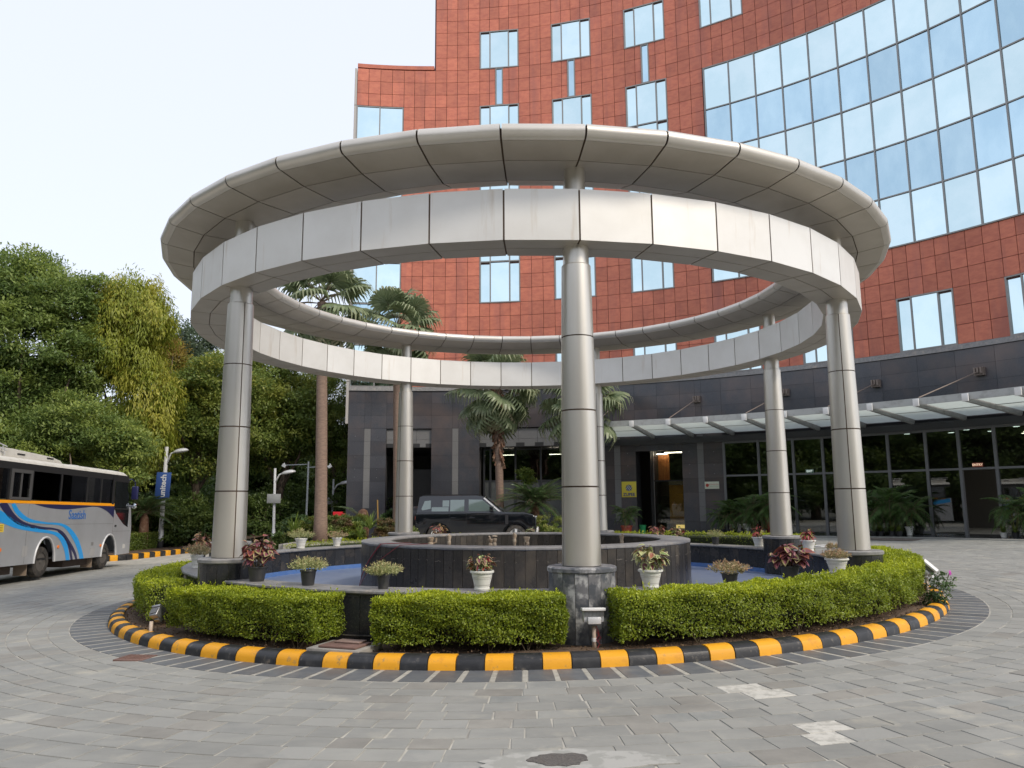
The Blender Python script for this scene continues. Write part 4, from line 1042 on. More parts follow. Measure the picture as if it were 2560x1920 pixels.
o = part('lettering', text_mesh('ENTRY', .115, emit('sign_cream', (.9, .62, .42), .4), .002, bold=.003), t, True); o.location = (0, 0, .002)
# terrace in front of the glass, door mat, kerbside strip
m = MB(); m.prism([(25.75, -.02), (BR+1.0, -.02), (BR+1.0, .012), (25.75, .012)], -6, 62, BX, BY, 1, 50, tilt=True)
m_terr = mat('polished_dark_paving', (.055, .058, .066), .14, c2=(.085, .09, .10), nz=(2.2, .4, .7), seed=False)
tag(part('terrace', m.mesh('terrace', m_terr)), 'polished dark stone terrace along the foot of the building', kind='structure')
c = at_z(2225, 1352, .19); t = thing('door_mat', 'large grey brown mat lying in front of the lobby', 'mat', (c.x, c.y, gz(c.x)+.012), rz=radians(-42))
m = MB(); m.box((0, 0, .008), (1.9, 1.5, .016)); part('mat_pile', m.mesh('mat_pile', mat('grey_brown_mat', (.10, .085, .075), .95, bump=(200, .4, .004))), t, True)
m = MB(); m.prism([(24.6, -.02), (24.9, -.02), (24.9, .0115), (24.6, .0115)], 22, 60, BX, BY, 1, 30, tilt=True)
part('dark_border', m.mesh('dark_border', m_band), drive)
#CONT
# ================================================================ BUS
bd = Vector((-.0770, .9968, -.0200)).normalized(); bn = bd.cross(Vector((0, 0, 1))).normalized(); bu = bn.cross(bd).normalized()
# local x = backwards along the bus, y = outwards from the visible side, z = up; origin at the front lower corner of the side
F0 = Vector((-13.747, 12.4, -.071))
busM = Matrix((-bd, bn, bu)).transposed().to_4x4()
busM.translation = F0
if busM.to_3x3().determinant() < 0: print('mirrored bus frame')
bus = thing('tour_bus', 'silver tour bus with blue and black wave stripes and black windows', 'bus')
busQ = Matrix((bd, -bn, bu)).transposed().to_4x4(); busQ.translation = F0     # proper rotation: x forward, y inwards... used for the empty
bus.location = F0; bus.rotation_euler = busQ.to_euler()
Wb = 2.25; Lb = 9.3
def B(s, h, o=0.0): return (-s, -o, h)    # s backwards, h above skirt, o outwards from the side (negative = into the bus); local frame: x=+bd forward, y = -bn
m_silver = mat('silver_bus_paint', (.40, .415, .44), .34, .3, coat=.3, c2=(.36, .37, .39), nz=(1.5, .4, .7))
m_busglass = glassmat('bus_glass', (.58, .60, .60), .03, .01)
m_cyan = mat('cyan_stripe', (.02, .30, .70), .35); m_nv = mat('navy_stripe', (.018, .02, .075), .35); m_org = mat('orange_stripe', (.92, .36, .01), .35); m_txt = mat('blue_lettering', (.03, .14, .42), .4)
m_rub = mat('black_rubber', (.028, .026, .024), .8, c2=(.09, .075, .06), nz=(8, .45, .75)); m_cream = mat('cream_seat', (.55, .52, .38), .45)
m_busroof = mat('dusty_white_roof', (.58, .565, .52), .5, c2=(.48, .46, .41), nz=(3, .45, .7))
def side_poly():
    P = [(0.02, .02), (0.0, .9), (.10, 1.40), (.16, 1.66), (Lb, 1.66), (Lb, 0)]
    def arch(c, r0=.50, n=9):
        return [(c + r0*cos(radians(t)) * 1.0, max(0, .0 + .66*sin(radians(t)))) for t in [180*k/(n-1) for k in range(n)]]
    Q = arch(5.47) + arch(1.60)
    return P + Q
sp = side_poly()
for o_, nm in ((0, 'side_panel'), (-Wb+.03, 'side_panel')):
    m = MB(); n = len(sp); 
    m.v = [B(s, h, o_) for s, h in sp] + [B(s, h, o_-.03) for s, h in sp]
    m.f = [tuple(range(n)), tuple(reversed(range(n, 2*n)))] + [(k, (k+1) % n, n+(k+1) % n, n+k) for k in range(n)]; m.m = [0]*len(m.f)
    part(nm, m.mesh(nm, m_silver, fixn=True), bus, True)
# front and rear, floor
m = MB()
fr = [(0.02, .02), (0.0, .9), (.10, 1.40), (.16, 1.66)]
for k in range(3):
    (s0, h0), (s1, h1) = fr[k], fr[k+1]
    n_ = 8; 
    for q in range(n_):
        y0, y1 = q/n_, (q+1)/n_; bow = lambda y: -.22*sin(pi*y)
        m.poly((B(s0+bow(y0), h0, -Wb*y0), B(s0+bow(y1), h0, -Wb*y1), B(s1+bow(y1), h1, -Wb*y1), B(s1+bow(y0), h1, -Wb*y0)))
part('front_panel', m.mesh('front_panel', m_silver, True), bus, True)
m = MB(); m.box((-Lb/2, Wb/2, .10), (Lb-.1, Wb-.1, .05)); m.box((-Lb/2-.4, Wb/2, .95), (Lb-1.4, Wb-.12, .04)); m.box((-Lb, Wb/2, .9), (.06, Wb, 1.7)); part('floor', m.mesh('floor', m_black), bus, True)
# roof with rounded edges
rp = [(0, 2.62), (-.02, 2.70), (-.08, 2.755), (-.22, 2.79), (-Wb/2, 2.82), (-Wb+.22, 2.79), (-Wb+.08, 2.755), (-Wb+.02, 2.70), (-Wb, 2.62), (-Wb+.04, 2.62), (-Wb+.1, 2.70), (-Wb/2, 2.76), (-.1, 2.70), (-.04, 2.62)]
m = MB(); ss = [(.42, -.10), (.75, .02-.03), (1.3, 0), (Lb, 0)]
for s_, dz in ss:
    for o_, h_ in rp: m.v.append(B(s_, h_+dz, o_))
n = len(rp)
for k in range(len(ss)-1):
    for j in range(n): a = k*n+j; b = k*n+(j+1) % n; m.f.append((a, b, b+n, a+n)); m.m.append(0)
m.f.append(tuple(range(n))); m.f.append(tuple(reversed(range(3*n, 4*n)))); m.m += [0, 0]
part('roof', sharp(m.mesh('roof', m_busroof, fixn=True), 50), bus, True)
# windscreen + front header
m = MB()
for (s0, h0), (s1, h1), mi in (((.16, 1.66), (.40, 2.52), 0),):
    for q in range(8):
        y0, y1 = q/8, (q+1)/8; bow = lambda y: -.20*sin(pi*y)
        m.poly((B(s0+bow(y0), h0, -Wb*y0), B(s0+bow(y1), h0, -Wb*y1), B(s1+bow(y1)*.8, h1, -Wb*y1), B(s1+bow(y0)*.8, h1, -Wb*y0)))
part('windscreen', m.mesh('windscreen', m_busglass, True), bus, True)
# window band: posts and panes
def slab(name, s0, s1, h0, h1, o0, o1, mt, parent=bus, lab=None):
    m = MB(); m.box((-(s0+s1)/2, -(o0+o1)/2, (h0+h1)/2), (abs(s1-s0), abs(o1-o0), abs(h1-h0))); return part(name, m.mesh(name, mt), parent, True, label=lab)
slab('window_header', .48, Lb, 2.46, 2.64, 0.0, -.05, m_black)
for o_ in (0, -Wb+.05): 
    for s_ in (.55, 1.60, 2.42, 3.35, 4.90, 6.42, 7.44, 8.9): slab('window_post', s_-.045, s_+.045, 1.66, 2.62, o_-.003, o_-.05, m_black)
slab('window_header', .48, Lb, 2.46, 2.64, -Wb+.05, -Wb, m_black)
wins = [(1.66, 2.38), (2.46, 3.31), (3.39, 4.86), (4.94, 6.38), (7.50, 8.86)]
for s0, s1 in wins:
    for o_ in (-.012, -Wb+.02): slab('window_pane', s0, s1, 1.70, 2.46, o_, o_-.008, m_busglass)
for s0, s1 in ((2.9, 3.3), (4.95, 5.0), (1.7, 1.75), (2.44, 2.47)): slab('curtain', s0, s0+.04, 1.74, 2.2, -.06, -.08, mat('pale_trim_bus', (.32, .36, .32), .5))
# framed sliding window
m = MB()
for s0, s1, h0, h1 in ((6.46, 7.42, 1.68, 1.75), (6.46, 7.42, 2.38, 2.47), (6.46, 6.54, 1.75, 2.38), (7.34, 7.42, 1.75, 2.38), (6.94, 6.98, 1.75, 2.38)):
    m.box((-(s0+s1)/2, -.008, (h0+h1)/2), (s1-s0, .03, h1-h0))
part('sliding_window_frame', m.mesh('sliding_window_frame', mat('dark_grey_frame', (.07, .07, .07), .5)), bus, True)
slab('window_pane', 6.54, 7.34, 1.75, 2.38, -.012, -.02, m_busglass)
# driver's door window
P = [(1.45, 1.60), (1.45, 2.42), (.58, 2.42), (.42, 2.0), (.30, 1.5), (.30, .91), (.62, 1.0), (1.0, 1.2), (1.28, 1.38)]
m = MB(); m.poly([B(s, h, .006) for s, h in P]); m.poly([B(s, h, .001) for s, h in reversed(P)]); part('driver_window', m.mesh('driver_window', mat('black_side_glass', (.012, .014, .015), .05, 0, spec=.8)), bus, True)
P2 = [(1.66, 1.66), (1.66, 2.62), (.50, 2.62), (.40, 2.42), (1.5, 2.42), (1.5, 1.66)]
m = MB(); m.poly([B(s, h, .009) for s, h in P2]); m.poly([B(s, h, .0) for s, h in reversed(P2)]); part('door_frame', m.mesh('door_frame', m_black), bus, True)
slab('door_bar', .36, 1.45, 1.50, 1.54, .014, .004, m_black)
# stripes (flat film on the side)
def strip(name, up_, lo_, mt, o=.004):
    m = MB(); n = len(up_)
    for k in range(n-1): m.poly([B(*up_[k], o), B(*up_[k+1], o), B(*lo_[k+1], o), B(*lo_[k], o)])
    part(name, m.mesh(name, mt), bus, True)
def smooth_(pts, n=22):
    xs_ = [p[0] for p in pts]; out = []
    P = [pts[0]] + list(pts) + [pts[-1]]
    for i in range(1, len(P)-2):
        for k in range(n//3):
            t = k/(n//3); p0, p1, p2, p3 = P[i-1], P[i], P[i+1], P[i+2]
            out.append(tuple(.5*((2*p1[j]) + (-p0[j]+p2[j])*t + (2*p0[j]-5*p1[j]+4*p2[j]-p3[j])*t*t + (-p0[j]+3*p1[j]-3*p2[j]+p3[j])*t**3) for j in (0, 1)))
    return out + [tuple(pts[-1])]
strip('orange_stripe', [(1.42, 1.69), (8.9, 1.66)], [(1.42, 1.605), (8.9, 1.585)], m_org, .006)
strip('cyan_wave', smooth_([(9.2, 1.62), (7.9, 1.44), (6.9, 1.10), (6.0, .94), (5.28, .86), (4.75, .76), (4.35, .52), (4.18, .25), (4.07, .0)]), smooth_([(9.2, 1.35), (7.95, 1.16), (7.0, .95), (6.05, .84), (5.3, .78), (4.85, .66), (4.55, .42), (4.38, .2), (4.30, .0)]), m_cyan)
strip('cyan_wave', smooth_([(7.15, 1.60), (6.9, 1.40), (6.4, 1.20), (5.6, 1.10), (4.75, 1.06), (4.2, .92), (3.7, .62), (3.38, .25), (3.23, .0)]), smooth_([(7.3, 1.56), (7.05, 1.32), (6.5, 1.12), (5.6, 1.05), (4.8, 1.00), (4.35, .84), (3.9, .52), (3.6, .2), (3.48, .0)]), m_cyan)
strip('navy_wave', smooth_([(7.5, 1.60), (7.1, 1.30), (6.6, 1.10), (5.8, .98), (5.1, .93), (4.6, .82), (4.1, .50), (3.75, .2), (3.62, .0)]), smooth_([(7.85, 1.56), (7.4, 1.24), (6.8, 1.02), (5.9, .91), (5.1, .88), (4.7, .76), (4.25, .45), (3.88, .17), (3.74, .0)]), m_nv)
strip('navy_wave', smooth_([(4.85, .84), (4.45, .66), (4.1, .38), (3.95, .12), (3.89, .0)]), smooth_([(4.9, .83), (4.55, .66), (4.22, .36), (4.08, .12), (4.02, .0)]), m_nv)
strip('navy_swoop', smooth_([(6.3, 1.60), (5.6, 1.60), (4.6, 1.60), (3.6, 1.60), (2.7, 1.60), (2.0, 1.60), (1.42, 1.60)]), smooth_([(6.3, 1.595), (5.6, 1.50), (4.6, 1.46), (3.6, 1.52), (2.7, 1.565), (2.0, 1.45), (1.42, 1.22)]), m_nv)
o = part('lettering', text_mesh('Saatish', .34, m_txt, .002, bold=.004), bus, True); o.rotation_euler = (pi/2, 0, 0); o.location = (-3.85, -.006, 1.30); o.scale = (1.12, 1.12, 1)
# number notice and small marks
slab('yellow_notice', 7.53, 7.85, .86, 1.06, .006, 0, mat('yellow_notice', (.75, .55, .06), .5))
m = MB(); 
for k in range(4): m.box((-7.68, -.008, .90+.04*k), (.20, .003, .012))
part('notice_lines', m.mesh('notice_lines', mat('brown_print', (.25, .12, .03), .6)), bus, True)
for s_, h_ in ((7.60, .42), (4.80, .40), (2.20, .35)): 
    m = MB(); m.lathe([(.05, 0), (.045, .02), (0, .026)], (-s_, -.002, h_), 10, Matrix.Rotation(pi/2, 3, 'X')); part('marker_lamp', m.mesh('marker_lamp', mat('orange_lamp', (.75, .20, .03), .3)), bus, True)
slab('hatch', 6.35, 6.60, .20, .48, .003, 0, mat('hatch_edge', (.33, .33, .33), .5)); slab('fuel_flap', 2.55, 2.85, .05, .30, .003, 0, mat('flap', (.34, .34, .34), .5)); slab('decal', 2.68, 2.83, .37, .47, .004, 0, mat('grey_decal', (.20, .2, .2), .5)); slab('step_light', .40, .58, .20, .34, .004, 0, mat('step', (.5, .5, .48), .5)); slab('handle', 1.18, 1.30, .93, .99, .012, 0, m_black)
m = MB(); m.box((-(1.45+7.4)/2, -.0015, 1.035), (5.95, .003, .006)); m.box((-1.42, -.0015, .9), (.006, .003, 1.1)); m.box((-.75, -.0015, .78), (1.3, .003, .006)); m.box((-6.48, -.0015, .8), (.006, .003, 1.55)); part('panel_seam', m.mesh('panel_seam', mat('seam', (.12, .12, .12), .6)), bus, True)
# wheel arch trims
for c in (5.47, 1.60):
    m = MB(); pts = [B(c + .53*cos(radians(t)), max(-.03, .69*sin(radians(t))), .004) for t in range(0, 181, 15)]; m.tube(pts, .028, 6, False); part('arch_trim', m.mesh('arch_trim', m_lampgrey, True), bus, True)
    for o_ in (-.04,): 
        m = MB(); m.box((-c, Wb*.5, .32), (1.1, Wb-.16, .60)); part('wheel_housing', m.mesh('wheel_housing', mat('muddy_housing', (.05, .035, .025), .9)), bus, True) if False else None
# axle box behind the wheels so that the arches read dark brown
for c in (5.47, 1.60): slab('wheel_well', c-.52, c+.52, .0, .72, -.55, -.60, mat('muddy_well', (.085, .055, .04), .9))
def wheel(parent, x, y, z, r, w, out, rimr=.6, bus_=True):
    """tyre with a rim as its sub-part; the axle lies along local y"""
    A = Matrix.Rotation(pi/2*out, 3, 'X'); m = MB()
    m.lathe([(r*.58, -w*.5), (r*.86, -w*.5), (r*.965, -w*.42), (r, -w*.28), (r, w*.28), (r*.965, w*.42), (r*.86, w*.5), (r*.60, w*.48), (r*.58, w*.3)], (x, y, z), 28, A)
    ty = part('wheel', sharp(m.mesh('wheel', m_rub), 40), parent, True)
    m = MB(); m.lathe([(r*.60, w*.40), (r*.56, w*.42), (r*.52, w*.2), (r*.34, w*.12), (r*.30, w*.30), (r*.16, w*.34), (r*.14, w*.46), (0, w*.48)], (x, y, z), 24, A)
    return ty, m, A
for s_ in (5.54, 1.84):
    for o_, out in ((-.16, 1), (-Wb+.16, -1)):
        ty, m, A = wheel(bus, -s_, -o_, .02, .415, .24, out)
        part('rim', sharp(m.mesh('rim', mat('dusty_steel_rim', (.12, .11, .10), .6, .4)), 40), ty, True)
for s_ in (6.10, 2.45):
    m = MB(); m.box((-s_, .28, -.12), (.03, .34, .38)); part('mud_flap', m.mesh('mud_flap', mat('dusty_flap', (.26, .20, .15), .9)), bus, True)
m = MB(); m.box((-Lb/2-.5, Wb/2, -.02), (7.6, .9, .14)); m.box((-3.2, .5, -.10), (1.5, .5, .24)); m.box((-7.5, .45, -.12), (1.6, .5, .22)); part('chassis', m.mesh('chassis', mat('muddy_chassis', (.07, .05, .04), .9)), bus, True)
# seats seen through the glass
for s_ in (8.2, 7.0, 5.75, 4.75, 3.95, 3.2):
    for y in (.42, .86, 1.5, 1.9):
        m = MB(); m.box((-s_, y, 1.62), (.16, .40, .80), ry=-.12); part('seat_back', bevel(m.mesh('seat_back', m_cream), .07, 3), bus, True)
# roof unit, rack, mirrors
m = MB(); P = [(4.60, 2.78), (4.75, 2.86), (5.2, 2.93), (7.2, 3.0), (9.1, 3.0), (9.1, 2.76), (4.6, 2.76)]
m.v = [B(s, h, -.18) for s, h in P] + [B(s, h, -Wb+.18) for s, h in P]; n = len(P)
m.f = [tuple(range(n)), tuple(reversed(range(n, 2*n)))] + [(k, (k+1) % n, n+(k+1) % n, n+k) for k in range(n)]; m.m = [0]*len(m.f)
part('air_conditioner', bevel(m.mesh('air_conditioner', m_busroof, fixn=True), .05, 3), bus, True)
for s0 in (5.15, 6.6): slab('vent', s0, s0+.35, 2.865, 2.90, -.165, -.19, m_black)
slab('roof_hatch', 3.0, 3.5, 2.80, 2.84, -.5, -1.1, m_white)
m = MB()
for h_ in (2.96, 3.06): m.tube([B(7.55, h_-.04, -.12), B(8.0, h_+.04, -.12), B(9.2, h_+.07, -.12)], .016, 5)
m.tube([B(7.6, 2.80, -.12), B(7.72, 3.02, -.12)], .014, 5); m.tube([B(8.8, 2.80, -.12), B(8.8, 3.12, -.12)], .014, 5)
part('roof_rack', m.mesh('roof_rack', m_lampgrey), bus, True)
m = MB(); m.tube([B(.50, 2.5, -.02), B(.3, 2.55, .03), B(.10, 2.46, .06), B(.06, 2.30, .06)], .022, 6); m.tube([B(.30, 1.62, 0), B(.15, 1.62, .06)], .015, 5)
arm = part('mirror_arm', m.mesh('mirror_arm', m_nv), bus, True)
m = MB(); m.box(B(.05, 2.08, .06), (.10, .22, .46)); part('mirror_head', bevel(m.mesh('mirror_head', m_nv), .03, 3), arm, True)
m = MB(); m.lathe([(.10, 0), (.09, .03), (0, .05)], B(.12, 1.64, .09), 14, Matrix.Rotation(-pi/2, 3, 'Y')); part('round_mirror', m.mesh('round_mirror', mat('mirror', (.7, .75, .8), .05, 1.0)), arm, True)

# ================================================================ CAR
cz = gz(-1); cd = at_y(1060, 1300, 16.4)
car_x = at_y(1044, 1300, 16.45).x
car = thing('parked_car', 'glossy black boxy off-road car with a rear spare wheel parked by the building', 'car', (car_x, 16.45, cz), rz=radians(-2))
m_cp = mat('black_car_paint', (.005, .006, .009), .12, 0, coat=.8, spec=.5); m_cg = glassmat('car_glass', (.20, .24, .23), .10, .01); m_trim = mat('satin_black_trim', (.025, .025, .028), .4); m_alloy = mat('alloy', (.72, .73, .74), .35, .2)
LB, CW = 1.25, 1.94
def archp(c, r=.46, n=9): return [(c + r*cos(radians(t)), .36 + r*sin(radians(t))) for t in [-8+196*k/(n-1) for k in range(n)]]
low = [(.05, .50), (.07, .95), (.09, LB), (3.50, LB+.02), (4.30, LB-.0), (4.62, 1.17), (4.74, 1.05), (4.77, .62), (4.70, .42)] + archp(3.97) + [(3.4, .32), (1.45, .32)] + archp(.93) + [(.2, .42)]
lb = MB(); lb.extr(low, -CW/2, CW/2); me = lb.mesh('body', m_cp, fixn=True); bevel(me, .035, 3, 50); body = part('body', me, car, True)
roofp = [(.10, LB-.01), (.20, 1.86), (.34, 1.90), (2.45, 1.91), (2.75, 1.85), (3.50, LB+.01)]
m = MB(); n = len(roofp)
for sgn in (-1, 1):
    for x, z in roofp: m.v.append((x, sgn*(CW/2 - .05 - .12*(z-LB)/.6), z))
m.f = [tuple(range(n)), tuple(reversed(range(n, 2*n)))] + [(k, k+1, n+k+1, n+k) for k in range(n-1)]; m.m = [0]*len(m.f)
gh = part('cabin', bevel(m.mesh('cabin', m_cp, fixn=True), .03, 3, 40), car, True)
def cwin(name, P, s=-1, mt=None, off=.006):
    m = MB(); Q = [(x, s*(CW/2-.05-.12*(z-LB)/.6+off), z) for x, z in P]
    m.poly(Q if s < 0 else Q[::-1]); return part(name, m.mesh(name, mt or mat('dark_mirror_car_glass', (.03, .045, .045), .03, 0, spec=1.0, coat=1)), car, True)
mcg = mat('car_window', (.10, .14, .135), .03, .0, spec=1.0, coat=1.0)
for s in (-1, 1):
    cwin('rear_quarter_window', [(.34, 1.34), (.30, 1.40), (.42, 1.70), (.66, 1.72), (.66, 1.40)], s, mcg)
    cwin('side_window', [(.70, 1.30), (.70, 1.46), (1.36, 1.46), (1.36, 1.30)], s, mcg); cwin('side_window', [(1.12, 1.48), (1.12, 1.72), (1.38, 1.72), (1.38, 1.48)], s, mcg)
    cwin('side_window', [(1.42, 1.30), (1.42, 1.74), (1.97, 1.74), (1.97, 1.30)], s, mcg)
    cwin('side_window', [(2.14, 1.30), (2.14, 1.75), (2.66, 1.74), (3.22, 1.30)], s, mcg)
    cwin('pillar_trim', [(3.30, 1.29), (2.70, 1.80), (2.76, 1.82), (3.38, 1.29)], s, m_lampgrey, .008)
for s in (-1, 1):
    for c in (3.97, .93):
        m = MB(); P = archp(c, .53, 11); Q = archp(c, .455, 11); y0, y1 = s*(CW/2-.02), s*(CW/2+.035)
        for k in range(10): m.poly([(P[k][0], y1, P[k][1]), (P[k+1][0], y1, P[k+1][1]), (Q[k+1][0], y1, Q[k+1][1]), (Q[k][0], y1, Q[k][1])]); m.poly([(P[k][0], y0, P[k][1]), (P[k+1][0], y0, P[k+1][1]), (P[k+1][0], y1, P[k+1][1]), (P[k][0], y1, P[k][1])])
        part('wheel_arch', sharp(m.mesh('wheel_arch', m_cp, fixn=True), 60), car, True)
        ty, mr, A = wheel(car, c, s*(CW/2-.12), .40, .40, .26, -s if False else (1 if s < 0 else -1))
        m = MB(); w = .26; r = .40; m.lathe([(r*.62, w*.30), (r*.66, w*.46), (r*.62, w*.48), (r*.57, w*.40), (r*.56, w*.2)], (c, s*(CW/2-.12), .40), 26, A)
        for k in range(5):
            a = 2*pi*k/5 + .3; cc = Vector((c, s*(CW/2-.12) + s*w*.42, .40)); d = Vector((cos(a), 0, sin(a))); p = d.cross(Vector((0, 1, 0)))
            m.poly([cc + d*.03 + p*.035, cc + d*r*.60 + p*.055, cc + d*r*.60 - p*.055, cc + d*.03 - p*.035]); 
            m.poly([cc + d*.03 - p*.035 + Vector((0, -s*.02, 0)), cc + d*r*.60 - p*.055 + Vector((0, -s*.02, 0)), cc + d*r*.60 + p*.055 + Vector((0, -s*.02, 0)), cc + d*.03 + p*.035 + Vector((0, -s*.02, 0))])
        m.lathe([(.06, w*.38), (.055, w*.46), (0, w*.47)], (c, s*(CW/2-.12), .40), 14, A)
        part('rim', sharp(m.mesh('rim', m_alloy), 40), ty, True)
for x in (1.40, 2.06, 3.36):
    for s in (-1,): m = MB(); m.box((x, s*(CW/2+.0008), .82), (.008, .004, .80)); part('door_gap', m.mesh('door_gap', m_black), car, True)
for x in (1.55, 2.30): m = MB(); m.box((x, -CW/2-.02, 1.05), (.20, .035, .03)); part('door_handle', bevel(m.mesh('door_handle', m_cp), .01), car, True)
m = MB(); m.box((3.62, -CW/2-.002, .98), (.12, .006, .34)); part('side_vent', m.mesh('side_vent', m_trim), car, True)
m = MB(); m.box((2.4, -CW/2-.004, .36), (1.9, .02, .06)); part('sill', m.mesh('sill', m_trim), car, True)
for s in (-1, 1):
    m = MB(); m.box((3.05, s*(CW/2+.14), 1.40), (.16, .22, .20)); part('wing_mirror', bevel(m.mesh('wing_mirror', m_cp), .04, 3), car, True)
    m = MB(); m.lathe([(.0, 0), (.11, 0), (.11, .04), (.0, .05)], (4.70, s*.72, .98), 16, Matrix.Rotation(pi/2, 3, 'Y')); part('headlight', m.mesh('headlight', mat('headlight', (.6, .65, .7), .1, .3)), car, True)
    m = MB(); m.box((.06, s*.82, 1.05), (.03, .12, .12)); part('tail_light', m.mesh('tail_light', m_redp), car, True)
m = MB(); m.box((4.75, 0, .56), (.14, 1.8, .2)); part('front_bumper', bevel(m.mesh('front_bumper', m_lampgrey), .05, 3), car, True)
m = MB(); m.box((-.0, 0, .56), (.12, 1.8, .22)); part('rear_bumper', bevel(m.mesh('rear_bumper', m_lampgrey), .05, 3), car, True)
m = MB(); m.lathe([(0, -.10), (.34, -.10), (.39, -.07), (.40, .07), (.39, .10), (0, .11)], (-.10, .10, 1.10), 26, Matrix.Rotation(pi/2, 3, 'Y')); part('spare_wheel_cover', sharp(m.mesh('spare_wheel_cover', m_trim), 40), car, True)
for y in (-.72, .72): m = MB(); m.box((1.45, y, 1.925), (2.1, .04, .03)); part('roof_rail', m.mesh('roof_rail', m_trim), car, True)
m = MB(); m.poly([(3.40, -.78, LB+.075), (3.40, .78, LB+.075), (2.80, .70, 1.81), (2.80, -.70, 1.81)]); m.v = [(x+.03, y, z+.012) for x, y, z in m.v]; part('windscreen', m.mesh('windscreen', mcg), car, True)
#CONT
# ================================================================ TREES
def tree(name, label, px, py_base, y, crown, n, L, Wd, mt, h=4, r=.18, group='trees behind the drive', base_z=None, scale=1.0, **kw):
    b = at_y(px, py_base, y); z = gz(b.x) - .05 if base_z is None else base_z
    t = thing(name, label, 'tree', (b.x, y, z), group=group)
    part('trunk', trunk_mesh('trunk', h, r, seed=int(px)+7, top=h*1.5), t, True)
    part('crown', tree_mesh('crown', crown, n, L, Wd, mt, **kw), t, True)
    return t
def ztop(py, y): return EYE.z + (1256-py)*(y-EYE.y)/F_PX
# crowns given as lobes (x, y, z, rx, ry, rz) around the trunk foot
def lobes_px(px0, y, L):                 # lobes measured in the photograph: (px, py, rpx, rpy, dy, ry)
    d = (y-EYE.y)/F_PX; b = at_y(px0, 1256, y); z0 = gz(b.x)-.05; out = []
    for (px, py, rx, rz, dy, ry) in L:
        out.append(((px-px0)*d, dy, EYE.z + (1256-py)*d - z0, rx*d, ry, rz*d))
    return out
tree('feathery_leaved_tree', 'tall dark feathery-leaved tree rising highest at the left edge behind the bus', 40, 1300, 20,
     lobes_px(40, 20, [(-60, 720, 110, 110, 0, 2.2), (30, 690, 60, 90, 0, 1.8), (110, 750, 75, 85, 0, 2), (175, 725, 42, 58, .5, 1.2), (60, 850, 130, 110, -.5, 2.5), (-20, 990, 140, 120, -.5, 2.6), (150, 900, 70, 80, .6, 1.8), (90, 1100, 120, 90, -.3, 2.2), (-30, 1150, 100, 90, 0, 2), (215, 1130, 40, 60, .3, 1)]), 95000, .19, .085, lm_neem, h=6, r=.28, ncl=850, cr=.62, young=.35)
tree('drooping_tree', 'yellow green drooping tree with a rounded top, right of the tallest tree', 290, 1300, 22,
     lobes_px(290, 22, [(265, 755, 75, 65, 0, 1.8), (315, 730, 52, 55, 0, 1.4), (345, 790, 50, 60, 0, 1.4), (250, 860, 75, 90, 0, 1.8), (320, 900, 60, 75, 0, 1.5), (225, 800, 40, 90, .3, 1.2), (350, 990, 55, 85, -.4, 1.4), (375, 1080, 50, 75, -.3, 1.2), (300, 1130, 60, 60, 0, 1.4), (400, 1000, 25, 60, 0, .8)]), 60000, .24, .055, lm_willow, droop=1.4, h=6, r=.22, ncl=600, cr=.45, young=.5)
tree('round_leaved_tree', 'mid green tree with yellow tips low behind the bus roof', 215, 1300, 17.5,
     lobes_px(215, 17.5, [(170, 1040, 90, 60, 0, 1.4), (260, 1090, 70, 60, 0, 1.4), (110, 1130, 100, 60, 0, 1.4), (0, 1120, 110, 70, 0, 1.5), (290, 1180, 45, 50, 0, .9), (320, 1110, 35, 45, 0, .8)]), 40000, .16, .065, lm_neem, h=3, r=.15, ncl=420, cr=.45, young=.6)
tree('distant_tree', 'hazy bluish green tree standing far behind, between the drooping tree and the left column', 425, 1290, 48,
     lobes_px(425, 48, [(425, 830, 55, 45, 0, 3), (470, 850, 50, 45, 0, 3), (400, 900, 60, 60, 0, 3), (470, 920, 70, 50, 0, 3)]), 16000, .26, .12, lm_far, h=10, r=.3, ncl=380, cr=.75)
tree('yellowing_tree', 'slender tree with yellowing leaves between the drooping tree and the left column', 395, 1290, 25,
     lobes_px(395, 25, [(395, 890, 40, 50, 0, 1.3), (410, 960, 45, 60, 0, 1.4), (375, 860, 25, 40, 0, 1)]), 12000, .17, .05, leafmat('yellowing_leaf', (.20, .16, .035), (.30, .24, .05), (.42, .30, .07)), h=7, r=.14, ncl=240, cr=.4, droop=.7, young=.6)
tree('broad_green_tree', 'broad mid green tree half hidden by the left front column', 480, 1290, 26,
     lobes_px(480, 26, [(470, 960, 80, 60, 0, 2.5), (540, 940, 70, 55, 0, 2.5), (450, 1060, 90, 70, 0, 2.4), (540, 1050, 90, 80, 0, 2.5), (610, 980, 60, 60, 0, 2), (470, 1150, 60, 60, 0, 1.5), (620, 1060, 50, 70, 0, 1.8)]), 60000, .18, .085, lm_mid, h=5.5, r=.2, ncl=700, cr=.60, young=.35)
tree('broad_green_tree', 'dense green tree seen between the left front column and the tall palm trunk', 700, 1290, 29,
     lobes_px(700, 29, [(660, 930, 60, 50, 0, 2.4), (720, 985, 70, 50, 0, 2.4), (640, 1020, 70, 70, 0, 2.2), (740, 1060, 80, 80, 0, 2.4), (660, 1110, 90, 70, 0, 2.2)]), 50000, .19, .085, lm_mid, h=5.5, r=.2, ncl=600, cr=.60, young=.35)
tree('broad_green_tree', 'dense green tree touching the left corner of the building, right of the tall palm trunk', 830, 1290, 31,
     lobes_px(830, 31, [(830, 990, 60, 60, 0, 2.2), (800, 1080, 70, 70, 0, 2.2), (850, 1070, 40, 80, 0, 2), (780, 960, 40, 35, .4, 1.4), (840, 1170, 50, 60, 0, 1.6)]), 30000, .16, .07, lm_mid, h=5.5, r=.2, ncl=480, cr=.5, young=.3)
